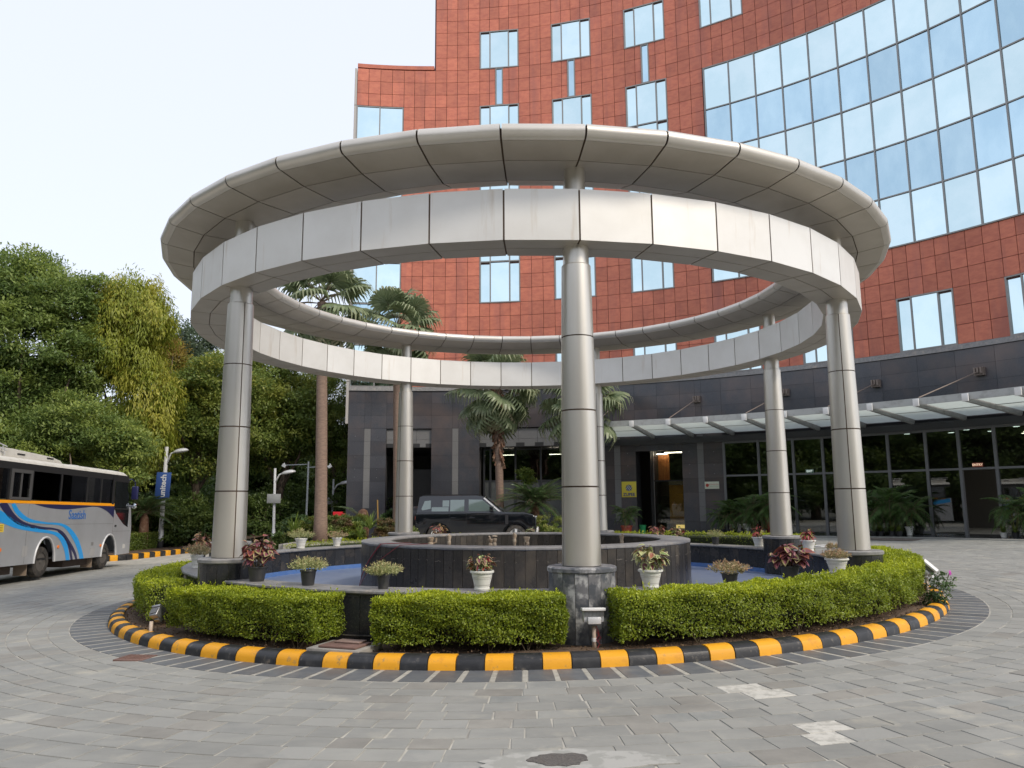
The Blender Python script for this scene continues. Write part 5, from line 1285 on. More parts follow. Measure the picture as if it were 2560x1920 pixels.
for i, (px, y, rz, lb) in enumerate([(-150, 34, 10.5, 'tall dark tree outside the left edge of the view'), (90, 33, 9.5, 'dark tree standing in the second row behind the tallest tree'), (340, 36, 8.2, 'dark tree in the second row behind the drooping tree'), (560, 44, 8.3, 'dark tree in the second row, right of the left front column'),
                                    (690, 47, 8.0, 'dark tree in the second row behind the tall palm trunk'), (800, 50, 7.6, 'dark tree in the second row nearest the building corner'), (930, 52, 6.5, 'dark tree standing behind the building corner')]):
    b = at_y(px, 1290, y)
    if i == 0:
        t0 = thing('dark_tree', lb, 'tree', (b.x, y, -.55), group='dark trees in the second row')
        part('trunk', trunk_mesh('trunk', 5, .24, 6, 3, seed=3), t0, True)
        cr_ = [(0, 0, 6.5, 3.4, 2.6, 2.2), (-2, 0, 5.0, 2.6, 2.4, 2.0), (2.2, 0, 5.2, 2.6, 2.4, 2.0), (0, -1, 3.4, 3.8, 2.2, 1.8), (0, 0, 8.0, 2.2, 2, 1.4), (-3, -.5, 2.2, 2.2, 1.8, 1.6), (3, -.5, 2.4, 2.2, 1.8, 1.7)]
        part('crown', tree_mesh('crown', cr_, 60000, .26, .13, lm_dark, ncl=560, cr=.80, young=.25), t0, True)
        t0.scale = (1.2, 1.2, 1.2)
    else:
        o = t0.copy(); C.objects.link(o); o.location = (b.x, y, -.55); o.rotation_euler = (0, 0, i*1.3); s_ = rz/8.5; o.scale = (s_*1.15, s_*1.15, s_); o['label'] = lb
        for ch in list(t0.children): c = ch.copy(); C.objects.link(c); c.parent = o
# understorey: a dark shrubbery under the trees
def shrub_mass(name, label, pts, n, mt, L=.11, Wd=.06, h=1.6, w=1.2, cat='shrubs', kind=None, ncl=200, cr=.3, young=.2, base=None, group=None):
    t0_ = Vector(pts[len(pts)//2]); 
    lob = [(p[0]-t0_.x, p[1]-t0_.y, h*.5, w, w*.7, h*.55) for p in pts]
    t = thing(name, label, cat, (t0_.x, t0_.y, gz(t0_.x) if base is None else base), group=group)
    part('foliage', tree_mesh('foliage', lob, n, L, Wd, mt, ncl=ncl, cr=cr, young=young), t, True)
    m = MB()
    for p in pts:
        for q in range(4): m.tube([(p[0]-t0_.x + rnd.uniform(-.2, .2), p[1]-t0_.y, -.1), (p[0]-t0_.x + rnd.uniform(-.6, .6), p[1]-t0_.y + rnd.uniform(-.3, .3), h*.7)], [.03, .012], 5)
    part('stems', m.mesh('stems', m_bark), t, True, kind='stuff'); return t
for i, (xa, ya, lb) in enumerate([(-30, 17, 'dark shrubbery under the trees left of the bus'), (-24, 20.5, 'dark shrubbery under the trees behind the bus'), (-19.5, 25, 'dark shrubbery behind the banner lamp post'), (-16, 27.5, 'dark shrubbery under the trees behind the left front column'),
                                 (-12.5, 29.5, 'dark shrubbery behind the two small lamp posts'), (-9.5, 32, 'dark shrubbery left of the building corner')]):
    shrub_mass('shrubbery', lb, [(xa-1.6, ya, 0), (xa, ya+.3, 0), (xa+1.6, ya, 0), (xa+.4, ya+1, 0)], 13000, lm_dark, .16, .09, 2.6, 1.7, ncl=200, cr=.42, group='shrubbery under the trees')
shrub_mass('ivy_covered_mound', 'ivy covered mound beside the banner lamp post', [(-17.6, 22.0, 0), (-16.6, 22.4, 0), (-15.7, 22.8, 0), (-18.6, 22.2, 0)], 15000, lm_dark, .12, .10, 2.0, 1.1, ncl=240, cr=.3, young=.35)
def low_hedge(name, label, p0, p1, h, w, n, mt, L=.06, Wd=.04, group=None):
    p0, p1 = Vector(p0), Vector(p1); c = (p0+p1)/2; d = (p1-p0); ln = d.length; d.normalize(); s = Vector((-d.y, d.x, 0))
    t = thing(name, label, 'hedge', (c.x, c.y, gz(c.x)), group=group)
    u = RN.uniform(-.5, .5, n)*ln; v = RN.uniform(-.5, .5, n)*w; z = RN.uniform(.1, 1, n)*h
    f = RN.uniform(0, 1, n); v = np.where(f < .45, -w/2 + RN.exponential(.04, n), v); z = np.where(f >= .45, h - RN.exponential(.04, n) + .03*np.sin(u*5), z)
    P = np.stack([d.x*u + s.x*v, d.y*u + s.y*v, z], 1)
    part('foliage', leaves('foliage', P, RN.normal(size=(n, 3)) + [0, -.4, .5], L, Wd, mt, np.clip(RN.uniform(-.3, .8, n)*(f >= .45) + .1, 0, 1)), t, True)
    m = MB(); m.box((0, 0, h*.45), (ln*.96, w*.7, h*.8), rz=atan2(d.y, d.x)); part('shade_fill', m.mesh('shade_fill', mat('shade_core', (.02, .028, .010), .95)), t, True)  # dark box added behind the leaves, shade inside the hedge as plain colour
    return t
low_hedge('low_hedge', 'bright low hedge behind the striped kerb, just right of the bus front', at_y(300, 1300, 19).to_tuple()[:2]+(0,), at_y(375, 1300, 21.5).to_tuple()[:2]+(0,), .85, 1.0, 6500, lm_bush)
low_hedge('low_hedge', 'second bright low hedge behind the striped kerb, beside the banner lamp post', at_y(380, 1300, 22).to_tuple()[:2]+(0,), at_y(420, 1300, 23.5).to_tuple()[:2]+(0,), .75, .9, 3500, lm_bush)
# striped kerb at the back left
K0 = Vector((-15.55, 15.6, 0)); K1 = Vector((-14.75, 20.4, 0)); K2 = Vector((-17.5, 12.2, 0))
k2 = thing('roadside_kerb', 'yellow and black striped kerb along the left edge of the drive, right of the bus', 'kerb', (K0.x, K0.y, gz(K0.x)))
seq = [(K0.lerp(K1, t/14), K0.lerp(K1, (t+1)/14)) for t in range(14)] + [(K0.lerp(K2, t/12), K0.lerp(K2, (t+1)/12)) for t in range(12)]
for i, (a, b) in enumerate(seq):
    d = b-a; m = MB(); c = (a+b)/2; m.box((c.x, c.y, gz(c.x)+.08), (d.length-.006, .22, .26), rz=atan2(d.y, d.x)); part('kerb_block', bevel(m.mesh('kerb_block', m_yellow if i % 2 else m_kblack), .03), k2)
m = MB(); m.poly([(K2.x-.1, K2.y, gz(K2.x)+.10), (K0.x-.1, K0.y, gz(K0.x)+.12), (K1.x-.1, K1.y, gz(K1.x)+.12), (-13.5, 27, .0), (-40, 40, -.3), (-40, 12, -.3)])
tag(part('verge', m.mesh('verge', m_soil)), 'planted earth verge behind the striped kerb', kind='structure')

# ================================================================ PALMS
fans = [fan_mesh('frond_mesh', s, R0=.92+.08*(s % 3), seg=26) for s in range(4)]; dead_fans = [fan_mesh('dead_frond_mesh', 11, R0=.75, seg=20, dead=.9), fan_mesh('dead_frond_mesh', 12, R0=.7, seg=20, dead=1)]
def fan_palm(label, px, py_c, y, r0, r1, nf=34, sc=1.0, dead=6, boots=0.0, seed=1, base_px=None, low=-62, cloth=None):
    c = at_y(px, py_c, y); bx = at_y(base_px or px, 1320, y).x; R_ = random.Random(seed)
    t = thing('fan_palm', label, 'palm', (bx, y, gz(bx)), group='fan palms in front of the building')
    H = c.z - gz(bx) - .35; lean = c.x - bx
    pts = [(lean*(k/10)**1.3, 0, H*k/10) for k in range(11)]; rr = [r0*1.35, r0*1.1, r0] + [r0 + (r1-r0)*k/8 for k in range(1, 9)]
    m = MB(); m.tube(pts, rr, 16); tr = part('trunk', m.mesh('trunk', m_palmbark, True), t, True)
    if boots:
        z0 = H*(1-boots)
        mats_ = [m_boot]
        for k in range(int(110*boots*H/3)):
            z = z0 + (H-z0)*R_.random(); a = R_.uniform(0, 2*pi); x = lean*(z/H)**1.3; m = MB(); q = r1*(1.05 + .3*(z-z0)/(H-z0+.01))
            m.box((0, 0, 0), (.10, .035, .22), ry=-.5, taper=.45)
            o = part('leaf_base', m.mesh('leaf_base', m_boot), tr, True) if k < 1 else None
            if o is None:
                o = boot0.copy(); C.objects.link(o)
            else: boot0 = o
            o.location = (x + q*cos(a), q*sin(a), z); o.rotation_euler = (0, R_.uniform(-.2, .4), a); s_ = R_.uniform(1.0, 1.8); o.scale = (s_, s_, s_)
    for k in range(nf):
        t_ = k/nf; el = radians(70 - (70-low)*t_ + R_.uniform(-8, 8)); a = k*2.39996 + R_.uniform(-.2, .2)
        o = part('frond', fans[k % 4], t, True); s_ = sc*R_.uniform(.85, 1.1)*(.8 if t_ < .15 else 1)
        o.location = (lean, 0, H + .1 - .28*t_); o.rotation_euler = Euler((R_.uniform(-.5, .5), -el, a), 'XYZ'); o.scale = (s_, s_, s_)
    for k in range(dead):
        o = part('dead_frond', dead_fans[k % 2], t, True); o.location = (lean + .05*cos(k), 0, H-.25); o.rotation_euler = Euler((0, radians(R_.uniform(58, 80)), k*2*pi/max(1, dead)), 'XYZ'); s_ = sc*R_.uniform(.75, 1); o.scale = (s_,)*3
    return t, H, lean
fan_palm('tallest fan palm with a bare smooth trunk, left of the building corner', 806, 735, 15.2, .235, .185, 36, 1.15, 10, 0, 1, base_px=802, low=-82)
t, H, lean = fan_palm('fan palm standing behind the rear left column of the pergola', 995, 800, 16.8, .20, .20, 32, 1.1, 5, .10, 2, low=-72)
m = MB(); R_ = random.Random(5)
for k in range(26): a = R_.uniform(0, 2*pi); q = R_.uniform(.02, .2); m.tube([(lean+q*cos(a)-.15, q*sin(a)-.1, H-.1), (lean+1.6*q*cos(a)-.22, q*sin(a)-.15, H-.8), (lean+q*cos(a)-.16, q*sin(a)-.12, H-R_.uniform(1.4, 2.0))], [.03, .035, .01], 5)
part('dead_flower_stalks', m.mesh('dead_flower_stalks', m_boot), t, True)
fan_palm('short fan palm with shaggy leaf bases behind the parked car', 1241, 945, 19.4, .165, .185, 36, 1.2, 5, .52, 3, base_px=1252, low=-78)
fan_palm('fan palm mostly hidden behind the front column', 1447, 985, 19.0, .17, .18, 34, 1.1, 6, .3, 4, low=-78)

# cycads and a broad shrub near the car
cyc = [pinnate_mesh('frond_mesh', s, L=1.25, nl=40, lw=.022, ll=.20, arch=.45+.1*s, mat_=lm_cycad) for s in range(3)]
def cycad(label, px, py, y, sc=1, nf=38, tr=.35, seed=1, base=None):
    c = at_y(px, py, y); R_ = random.Random(seed); z = gz(c.x) if base is None else base
    t = thing('cycad', label, 'cycad', (c.x, y, z), group='cycads'); h = max(.15, c.z - z)
    m = MB(); m.lathe([(.20, 0), (.22, h*.4), (.18, h*.9), (.05, h+.05)], n=12); part('trunk', m.mesh('trunk', m_boot, True), t, True)
    for k in range(nf):
        o = part('frond', cyc[k % 3], t, True); o.location = (0, 0, h); el = radians(R_.uniform(-5, 62)); o.rotation_euler = Euler((0, -el+.25, k*2.39996), 'XYZ'); s_ = sc*R_.uniform(.85, 1.1); o.scale = (s_,)*3
    return t
cycad('cycad with a dark rosette of stiff fronds behind the bonnet of the car', 1337, 1262, 18.6, 1.5, 64, seed=2)
cycad('cycad with drooping fronds beside the banner lamp post', 362, 1285, 20.5, 1.35, 44, seed=3)
cycad('dark cycad between the bus front and the shrubbery', 330, 1300, 24.5, 1.2, 30, seed=5)
c = at_y(1312, 1200, 21.0); t = thing('leafy_sapling', 'small leafy sapling above the cycad, against the grey window', 'sapling', (c.x, 21.0, gz(c.x)), group=None)
part('trunk', trunk_mesh('trunk', 1.6, .03, 4, .3, seed=4), t, True); part('crown', tree_mesh('crown', [(0, 0, c.z+.25, .36, .3, .25), (.2, 0, c.z, .25, .25, .2)], 1500, .11, .06, lm_bush, ncl=60, cr=.12), t, True)
def bush(label, px, py, y, rx, rz, n, mt, L=.07, Wd=.05, name='bush', cat='bush', group='bushes along the far side', base=None, young=.4, cl=.12):
    c = at_y(px, py, y); z = gz(c.x) if base is None else base; d = (y-EYE.y)/F_PX
    t = thing(name, label, cat, (c.x, y, z), group=group); h = c.z - z
    part('foliage', tree_mesh('foliage', [(0, 0, h, rx*d, rx*d*.7, rz*d), (-rx*d*.4, 0, h*.8, rx*d*.6, rx*d*.5, rz*d*.8), (rx*d*.45, .05, h*.85, rx*d*.55, rx*d*.5, rz*d*.75)], n, L, Wd, mt, ncl=90, cr=cl, young=young), t, True)
    m = MB()
    for k in range(5): m.tube([(0.03*k-.06, 0, -.05), (rx*d*.5*cos(k*2.1), rx*d*.3*sin(k*2.1), h*.8)], [.015, .006], 4)
    part('stems', m.mesh('stems', m_stem), t, True); return t
bush('rounded bright green bush between the car bumper and the front column', 1375, 1313, 17.6, 42, 26, 7000, lm_bush, .05, .03)
# planter at the back left with its plants
PL0, PL1 = at_y(706, 1352, 13.5), at_y(925, 1350, 15.0)
plz = gz(-8)
pt = thing('stone_planter', 'low stone planter wall behind the pool at the left', 'planter', ((PL0.x+PL1.x)/2, 14.2, plz))
dd = Vector((PL1.x-PL0.x, 1.5, 0)); nseg = 7
for k in range(nseg):
    a = Vector((PL0.x, 13.5, 0)) + dd*(k/nseg); b = Vector((PL0.x, 13.5, 0)) + dd*((k+1)/nseg); c = (a+b)/2; m = MB(); m.box((c.x, c.y, gz(c.x)+.16), ((b-a).length-.012, .28, .36), rz=atan2(dd.y, dd.x)); part('stone_block', bevel(m.mesh('stone_block', m_concrete), .012), pt)
for k in range(4):
    a = Vector((PL0.x, 13.5, 0)) + Vector((-.05, .25+.55*k, 0)); m = MB(); m.box((a.x, a.y+.2, gz(a.x)+.16), (.28, .54, .36)); part('stone_block', bevel(m.mesh('stone_block', m_concrete), .012), pt)
m = MB(); a = Vector((PL0.x+.1, 13.7, 0)); b = Vector((PL1.x, 15.2, 0)); m.poly([(a.x, a.y, plz+.25), (b.x, b.y, plz+.3), (b.x, b.y+5, plz+.3), (a.x, a.y+3, plz+.25)]); part('planter_soil', m.mesh('planter_soil', m_soil), pt)
lm_varieg = leafmat('variegated_leaf', (.16, .26, .05), (.45, .50, .20), None, .4, .3)
for (px, py, rx, rz, lb, mt, L_, W_) in [(775, 1322, 34, 26, 'clipped round bush in the planter, left', lm_bush, .05, .035), (830, 1335, 26, 20, 'variegated broad-leaved bush in the planter', lm_varieg, .14, .07), (855, 1315, 30, 18, 'reddish brown bush in the middle of the planter', lm_redbush, .05, .03),
                                       (880, 1330, 26, 24, 'yellow green bush in the planter beside the reddish one', lm_bush, .06, .045), (800, 1303, 40, 10, 'feathery green bush at the foot of the tall palm', lm_areca, .09, .03), (870, 1300, 50, 9, 'feathery low bush along the back of the planter', lm_areca, .08, .03),
                                       (745, 1310, 30, 20, 'dark green bush at the left end of the planter', lm_cycad, .08, .04), (965, 1325, 26, 26, 'reddish brown bush beside the rear left column', lm_redbush, .05, .03), (1030, 1335, 14, 14, 'small yellow mottled bush behind the spare wheel', lm_varieg, .06, .04),
                                       (705, 1352, 26, 22, 'dark leafy bush at the left corner of the planter wall', lm_areca, .10, .03), (985, 1300, 30, 22, 'dark bush in front of the passage opening', lm_cycad, .10, .04)]:
    bush(lb, px, py, 15.6 if py > 1310 else 17.2, rx, rz, 6500, mt, L_*1.2, W_*1.2, group='bushes in the planter')
# strap-leaved plants
def strap_mesh(name, n, L, w, mt, seed, arch=1.0):
    R_ = random.Random(seed); m = MB()
    for k in range(n):
        a = R_.uniform(0, 2*pi); l = L*R_.uniform(.6, 1.1); out = R_.uniform(.25, 1.0); d = Vector((cos(a), sin(a), 0)); s = Vector((-sin(a), cos(a), 0)); pr = []
        for j in range(5):
            t = j/4; p = d*(l*out*t*.8) + Vector((0, 0, l*(t*(1.15-.35*out) - arch*out*t*t*.75))); ww = w*sin(pi*(.15+.8*t))*(1-.3*t); pr.append((p - s*ww/2, p + s*ww/2))
        for j in range(4): m.poly((pr[j][0], pr[j+1][0], pr[j+1][1], pr[j][1]))
    return m.mesh(name, mt)
for (px, py, lb, n, L_) in [(735, 1310, 'large strap-leaved lily at the left end of the planter', 60, .95), (925, 1300, 'large strap-leaved lily right of the stumpy palm', 60, .9), (900, 1322, 'tall narrow strap-leaved plant at the right of the planter', 40, .7)]:
    c = at_y(px, py, 15.0); t = thing('strap_leaved_lily', lb, 'plant', (c.x, 15.0, c.z-.35), group='strap-leaved lilies')
    part('foliage', strap_mesh('foliage', n, L_, .06, lm_spider, int(px)), t, True)
# stumpy palm and a bamboo stake by the building
c = at_y(908, 1265, 18.5); t = thing('stumpy_palm', 'short stumpy palm trunk with one frond left of the granite door', 'palm', (c.x, 18.5, .0))
m = MB(); m.lathe([(.22, 0), (.28, .5), (.26, .55), (.30, .8), (.28, .85), (.27, 1.05), (.18, 1.3), (.05, 1.38)], n=14); part('trunk', m.mesh('trunk', m_boot, True), t, True)
for a_ in (2.7, 3.5): o = part('frond', cyc[0], t, True); o.location = (-.1, 0, 1.0); o.rotation_euler = Euler((0, -.45, a_), 'XYZ'); o.scale = (1.1,)*3
c = at_y(948, 1262, 18.0); m = MB(); m.tube([(c.x, 18, 0), (c.x-.08, 18, 1.75)], .03, 6); tag(part('bamboo_stake', m.mesh('bamboo_stake', mat('bamboo', (.42, .25, .07), .6))), 'slanting bamboo stake by the granite wall', 'stake')
# red board beyond the planter
c = at_y(845, 1288, 24); t = thing('red_barrier', 'bright red plastic barrier beyond the planter', 'barrier', (c.x, 24, gz(c.x)))
h_ = c.z - gz(c.x); m = MB(); m.box((0, 0, h_), (.46, .3, .34)); m.box((-.2, 0, h_*.4), (.05, .3, h_*.8)); m.box((.2, 0, h_*.4), (.05, .3, h_*.8)); part('board', bevel(m.mesh('board', mat('red_plastic', (.62, .01, .02), .5)), .02), t, True)
m = MB(); m.box((.30, .0, h_-.02), (.18, .36, .24)); part('side_box', bevel(m.mesh('side_box', mat('dark_red_plastic', (.45, .01, .02), .5)), .02), t, True)

# ================================================================ LAMP POSTS
def lamp_post(label, px_b, py_b, px_t, py_t, y, head=1, board=None, thick=.06):
    b = at_y(px_b, py_b, y); tp = at_y(px_t, py_t, y); base = Vector((b.x, y, gz(b.x)))
    t = thing('lamp_post', label, 'lamp post', base, group='lamp posts'); H = tp.z - base.z; dx = tp.x - b.x
    m = MB(); m.tube([(0, 0, 0), (dx*.2, 0, H*.2), (dx*.2+.0, 0, H*.2), (dx, 0, H)], [thick*1.25, thick*1.25, thick, thick*.85], 12); part('pole', m.mesh('pole', m_lampgrey, True), t, True)
    m = MB(); m.tube([(dx*.82, 0, H*.80), (dx+.22, 0, H-.32), (dx+.42, 0, H-.22)], [.05, .04, .03], 8); arm = part('arm', m.mesh('arm', m_lampgrey, True), t, True)
    m = MB(); A = Matrix.Rotation(-.18, 3, 'Y')
    P = [(0, .0), (.34, -.01), (.38, -.02), (.36, .03), (.24, .11), (0, .155)]
    m.lathe([(.0, -.03), (.36, -.03), (.38, 0), (.33, .06), (.2, .12), (0, .14)], (dx+.68, 0, H-.22), 20, A)
    m.v = [(x, y_*.55, z) for x, y_, z in m.v]; hd = part('lamp_head', sharp(m.mesh('lamp_head', m_lampgrey), 50), arm, True)
    m = MB(); m.lathe([(0, -.06), (.24, -.05), (.28, -.032), (0, -.031)], (dx+.68, 0, H-.22), 16, A); m.v = [(x, y_*.55, z) for x, y_, z in m.v]; part('lens', m.mesh('lens', mat('lamp_lens', (.6, .62, .62), .2), True), hd, True)
    return t, H, dx
t, H, dx = lamp_post('tall grey lamp post carrying the blue banner, right of the bus', 401, 1351, 417, 1117, 21.5, thick=.10)
b0 = at_y(391, 1248, 21.5); b1 = at_y(431, 1181, 21.5); w = b1.x-b0.x; h = b1.z-b0.z; zc = (b0.z+b1.z)/2 - t.location.z
m = MB(); m.box((0, 0, 0), (w, .06, h)); bn_ = part('banner', bevel(m.mesh('banner', mat('blue_banner', (.045, .105, .33), .5)), .01), t, True); bn_.location = ((b0.x+b1.x)/2 - t.location.x, -.14, zc); bn_.rotation_euler = (0, radians(1.5), 0)
tx = part('lettering', text_mesh('unitech', h*.285, mat('white_lettering', (.75, .76, .78), .5), .004, bold=.012), bn_, True); tx.location = (.02, -.034, 0); tx.rotation_euler = (pi/2, -pi/2, 0); 
for q in (.35, -.35): m = MB(); m.lathe([(.12, -.02), (.12, .02)], (dx*(.62+q*.3), -.02, zc+q*1.2), 12); part('clamp', m.mesh('clamp', m_black), t, True)
m = MB(); m.lathe([(.15, -.05), (.15, .42), (.11, .45)], n=14); part('base_collar', m.mesh('base_collar', m_kblack), t, True)
t, H, dx = lamp_post('grey lamp post with a pale rectangular board, left of the tall palm', 685, 1312, 688, 1171, 24, thick=.07)
b0 = at_y(669, 1258, 24); b1 = at_y(704, 1235, 24)
m = MB(); m.box(((b0.x+b1.x)/2 - t.location.x, -.12, (b0.z+b1.z)/2 - t.location.z), (b1.x-b0.x, .05, b1.z-b0.z)); part('board', bevel(m.mesh('board', mat('faded_board', (.36, .37, .36), .7, c2=(.28, .28, .27), nz=(3, .4, .7))), .012), t, True)
t, H, dx = lamp_post('dim lamp post with a grey board right of the tall palm', 830, 1300, 834, 1198, 29, thick=.06)
b0 = at_y(818, 1261, 29); b1 = at_y(846, 1244, 29)
m = MB(); m.box(((b0.x+b1.x)/2 - t.location.x, -.12, (b0.z+b1.z)/2 - t.location.z), (b1.x-b0.x, .05, b1.z-b0.z)); part('board', bevel(m.mesh('board', mat('grey_board', (.20, .20, .20), .7)), .012), t, True)
b = at_y(765, 1306, 21); t = thing('floodlight_pole', 'slim dark pole with two arms and small white floodlights left of the tall palm', 'light pole', (b.x, 21, gz(b.x))); tp = at_y(767, 1154, 21); H = tp.z - gz(b.x)
m = MB(); m.tube([(0, 0, 0), (.02, 0, H)], .045, 8); part('pole', m.mesh('pole', m_polegrey), t, True)
for (px, py, z_) in ((711, 1163, 1161), (825, 1165, 1169)):
    e = at_y(px, py, 21); s0 = at_y(767, z_, 21); arm = MB(); arm.tube([(s0.x-b.x, 0, s0.z-gz(b.x)), (e.x-b.x, 0, e.z-gz(b.x))], .018, 6); a_ = part('arm', arm.mesh('arm', m_polegrey), t, True)
    m = MB(); m.box((e.x-b.x, -.05, e.z-gz(b.x)-.02), (.16, .12, .13), ry=.5 if px < 767 else -.5); m.tube([(e.x-b.x, 0, e.z-gz(b.x)+.04), (e.x-b.x, 0, e.z-gz(b.x)+.11)], .03, 6); part('floodlight', m.mesh('floodlight', m_white), a_, True)

# ================================================================ POTTED PLANTS
def pot(parent, r, h, mt, kind='white'):
    m = MB()
    if kind == 'white': P = [(r*.60, 0), (r*.66, .01), (r*.66, h*.14), (r*.62, h*.16), (r*.86, h*.78), (r*.88, h*.86), (r*1.0, h*.88), (r*1.03, h*.93), (r*1.0, h), (r*.86, h*.985), (r*.82, h*.9), (0, h*.89)]
    elif kind == 'black': P = [(r*.70, 0), (r*.72, .01), (r*.93, h*.88), (r*1.0, h*.89), (r*1.02, h*.97), (r*.98, h), (r*.90, h*.98), (r*.88, h*.9), (0, h*.89)]
    else: P = [(r*.62, 0), (r*.66, .01), (r*.66, h*.05), (r*.92, h*.82), (r*1.0, h*.83), (r*1.02, h*.97), (r*.98, h), (r*.88, h*.98), (r*.86, h*.88), (0, h*.87)]
    m.lathe(P, n=28); po = part('pot', sharp(m.mesh('pot', mt), 50), parent, True)
    m = MB(); m.lathe([(0, h*.90), (r*.84, h*.90), (r*.84, h*.905), (0, h*.915)], n=16); part('potting_soil', m.mesh('potting_soil', m_soil), parent, True)
    if kind == 'white':
        m = MB()
        for q in (.30, .60, .68): rr = r*(.62 + (q-.16)/.62*.24) + .0015; m.lathe([(rr, h*q-.002), (rr+.002, h*q), (rr, h*q+.002)], n=28)
        part('groove', m.mesh('groove', mat('pot_groove', (.40, .39, .35), .5)), po, True)
def succ_foliage(n, r, h, mt, L=.035, W_=.012, seed=1, flowers=None):
    P = []; D = []; T = []
    g = np.random.default_rng(seed)
    for k in range(n//14):
        a = g.uniform(0, 2*pi); q = r*sqrt(g.uniform(0, 1)); tip = np.array([q*cos(a)*1.25, q*sin(a)*1.25, h*(1-.55*(q/r)**2)*g.uniform(.7, 1.12)]); b = np.array([q*cos(a)*.4, q*sin(a)*.4, 0])
        for j in range(14): t = .35 + .65*j/13; P.append(b + (tip-b)*t + g.normal(size=3)*.006); D.append(g.normal(size=3)*.8 + (tip-b)/max(h, .01)*.6 + [0, 0, .5]); T.append(g.uniform(0, .8)*(t > .85))
    return leaves('foliage', np.array(P), np.array(D), L, W_, mt, np.array(T))
m_lp = mat('purple_leaf', (.15, .045, .062), .45, var=.3, c2=(.22, .07, .085), nz=(30, .4, .6)); m_lgreen = mat('lime_leaf_margin', (.30, .25, .11), .45, var=.2); m_lr = mat('crimson_leaf', (.42, .03, .07), .45, var=.3); m_lo = mat('bronze_leaf', (.30, .11, .05), .5, var=.3, c2=(.20, .06, .04), nz=(30, .4, .6)); m_lg2 = mat('pale_green_leaf', (.42, .44, .20), .45, var=.15); m_lmg = mat('mid_green_leaf_blade', (.12, .20, .04), .45, var=.2)
LF = {'purple': [heart_leaf('leaf_mesh', [m_lp, m_lgreen], 1, .78), heart_leaf('leaf_mesh', [m_lp, m_lp], 1, .74), heart_leaf('leaf_mesh', [m_lp, m_lo], 1, .74)], 'mixed': [heart_leaf('leaf_mesh', [m_lp, m_lgreen], 1, .74), heart_leaf('leaf_mesh', [m_lr, m_lgreen], 1, .74), heart_leaf('leaf_mesh', [m_lg2, m_lmg], 1, .7)],
      'bronze': [heart_leaf('leaf_mesh', [m_lo, m_lp], 1, .66), heart_leaf('leaf_mesh', [m_lo, m_lgreen], 1, .6)], 'lime': [heart_leaf('leaf_mesh', [m_lp, m_lg2], 1, .72), heart_leaf('leaf_mesh', [m_lg2, m_lg2], 1, .72), heart_leaf('leaf_mesh', [m_lmg, m_lg2], 1, .6), heart_leaf('leaf_mesh', [m_lo, m_lgreen], 1, .6)],
      'croton': [heart_leaf('leaf_mesh', [m_lo, m_lr], 1, .32), heart_leaf('leaf_mesh', [m_lmg, m_lo], 1, .32), heart_leaf('leaf_mesh', [m_lr, m_lo], 1, .32)]}
def leafy(parent, z0, r, h, kind, n, ls, seed=1, taper=.4):
    R_ = random.Random(seed); me = LF[kind]; m = MB(); stems = []
    ns = max(5, n//10)
    for k in range(ns):
        a = 2*pi*k/ns + R_.uniform(-.3, .3); q = r*R_.uniform(.15, .75); e = Vector((q*cos(a), q*sin(a), z0 + h*(1-.5*(q/r))*R_.uniform(.75, 1.0))); b = Vector((q*.2*cos(a), q*.2*sin(a), z0-.03)); mid = b.lerp(e, .5) + Vector((cos(a), sin(a), 0))*q*.15
        m.tube([b, mid, e], [.006, .005, .003], 5, False); stems.append((b, mid, e, a))
    part('stems', m.mesh('stems', mat('coleus_stem', (.16, .12, .06), .6)), parent, True)
    for k in range(n):
        b, mid, e, a = stems[k % ns]; t = 1 - .72*((k//ns)/(n/ns))*R_.uniform(.8, 1.1); t = max(.2, t)
        p = (b.lerp(mid, t*2) if t < .5 else mid.lerp(e, t*2-1)); aa = a + R_.uniform(-1.5, 1.5) if t < .95 else R_.uniform(0, 6.28)
        o = part('leaf', me[R_.randrange(len(me))], parent, True); s_ = ls*R_.uniform(.7, 1.2)*(.65 if t > .96 else 1); o.location = p; o.scale = (s_,)*3
        o.rotation_euler = Euler((R_.uniform(-.5, .5), R_.uniform(-.35, .75) - (.5 if t > .96 else 0), aa), 'XYZ')
SC = {}
def potted(label, px, py_base, w_px, h_px, potk, plant, ph, pr, surf=.622, n=60, ls=.07, seed=1, y=None, cat='potted plant', group='potted plants round the pool', radius=None, name='potted_plant'):
    if radius is not None:                                  # stand it on the pool coping, at this distance from the centre
        c = at_z(px, py_base, surf)
        best = None
        for k in range(3600):
            a = radians(k/10); q = Vector((radius*sin(a), -radius*cos(a), surf)); v = M.inverted() @ q; u = v.x/-v.z*F_PX + 1280; w_ = 960 - v.y/-v.z*F_PX
            e = abs(u-px) + .6*abs(w_-py_base)
            if best is None or e < best[0]: best = (e, q)
        c = best[1]
    elif y is not None: c = at_y(px, py_base, y); c.z = gz(c.x) + surf
    else: c = at_z(px, py_base, surf)
    d = (c.y - EYE.y)/F_PX; r = w_px*d/2; h = h_px*d
    t = thing(name, label, cat, c, rz=seed*1.3, group=group)
    mt, kd = {'w': (m_potw, 'white'), 'b': (m_potb, 'black'), 'r': (m_potr, 'red')}[potk]
    pot(t, r, h, mt, kd); PH = ph*d; PR = pr*d/2
    if plant in ('succ', 'pink'):
        o = part('foliage', succ_foliage(n*18, PR, PH, lm_succ if plant == 'succ' else lm_pink, seed=seed), t, True); o.location = (0, 0, h*.9)
    elif plant == 'strap':
        o = part('foliage', strap_mesh('foliage', n, PH, .025, lm_spider, seed), t, True); o.location = (0, 0, h*.9)
    elif plant in LF: leafy(t, h*.92, PR, PH, plant, n, ls, seed)
    return t
RR = 5.66
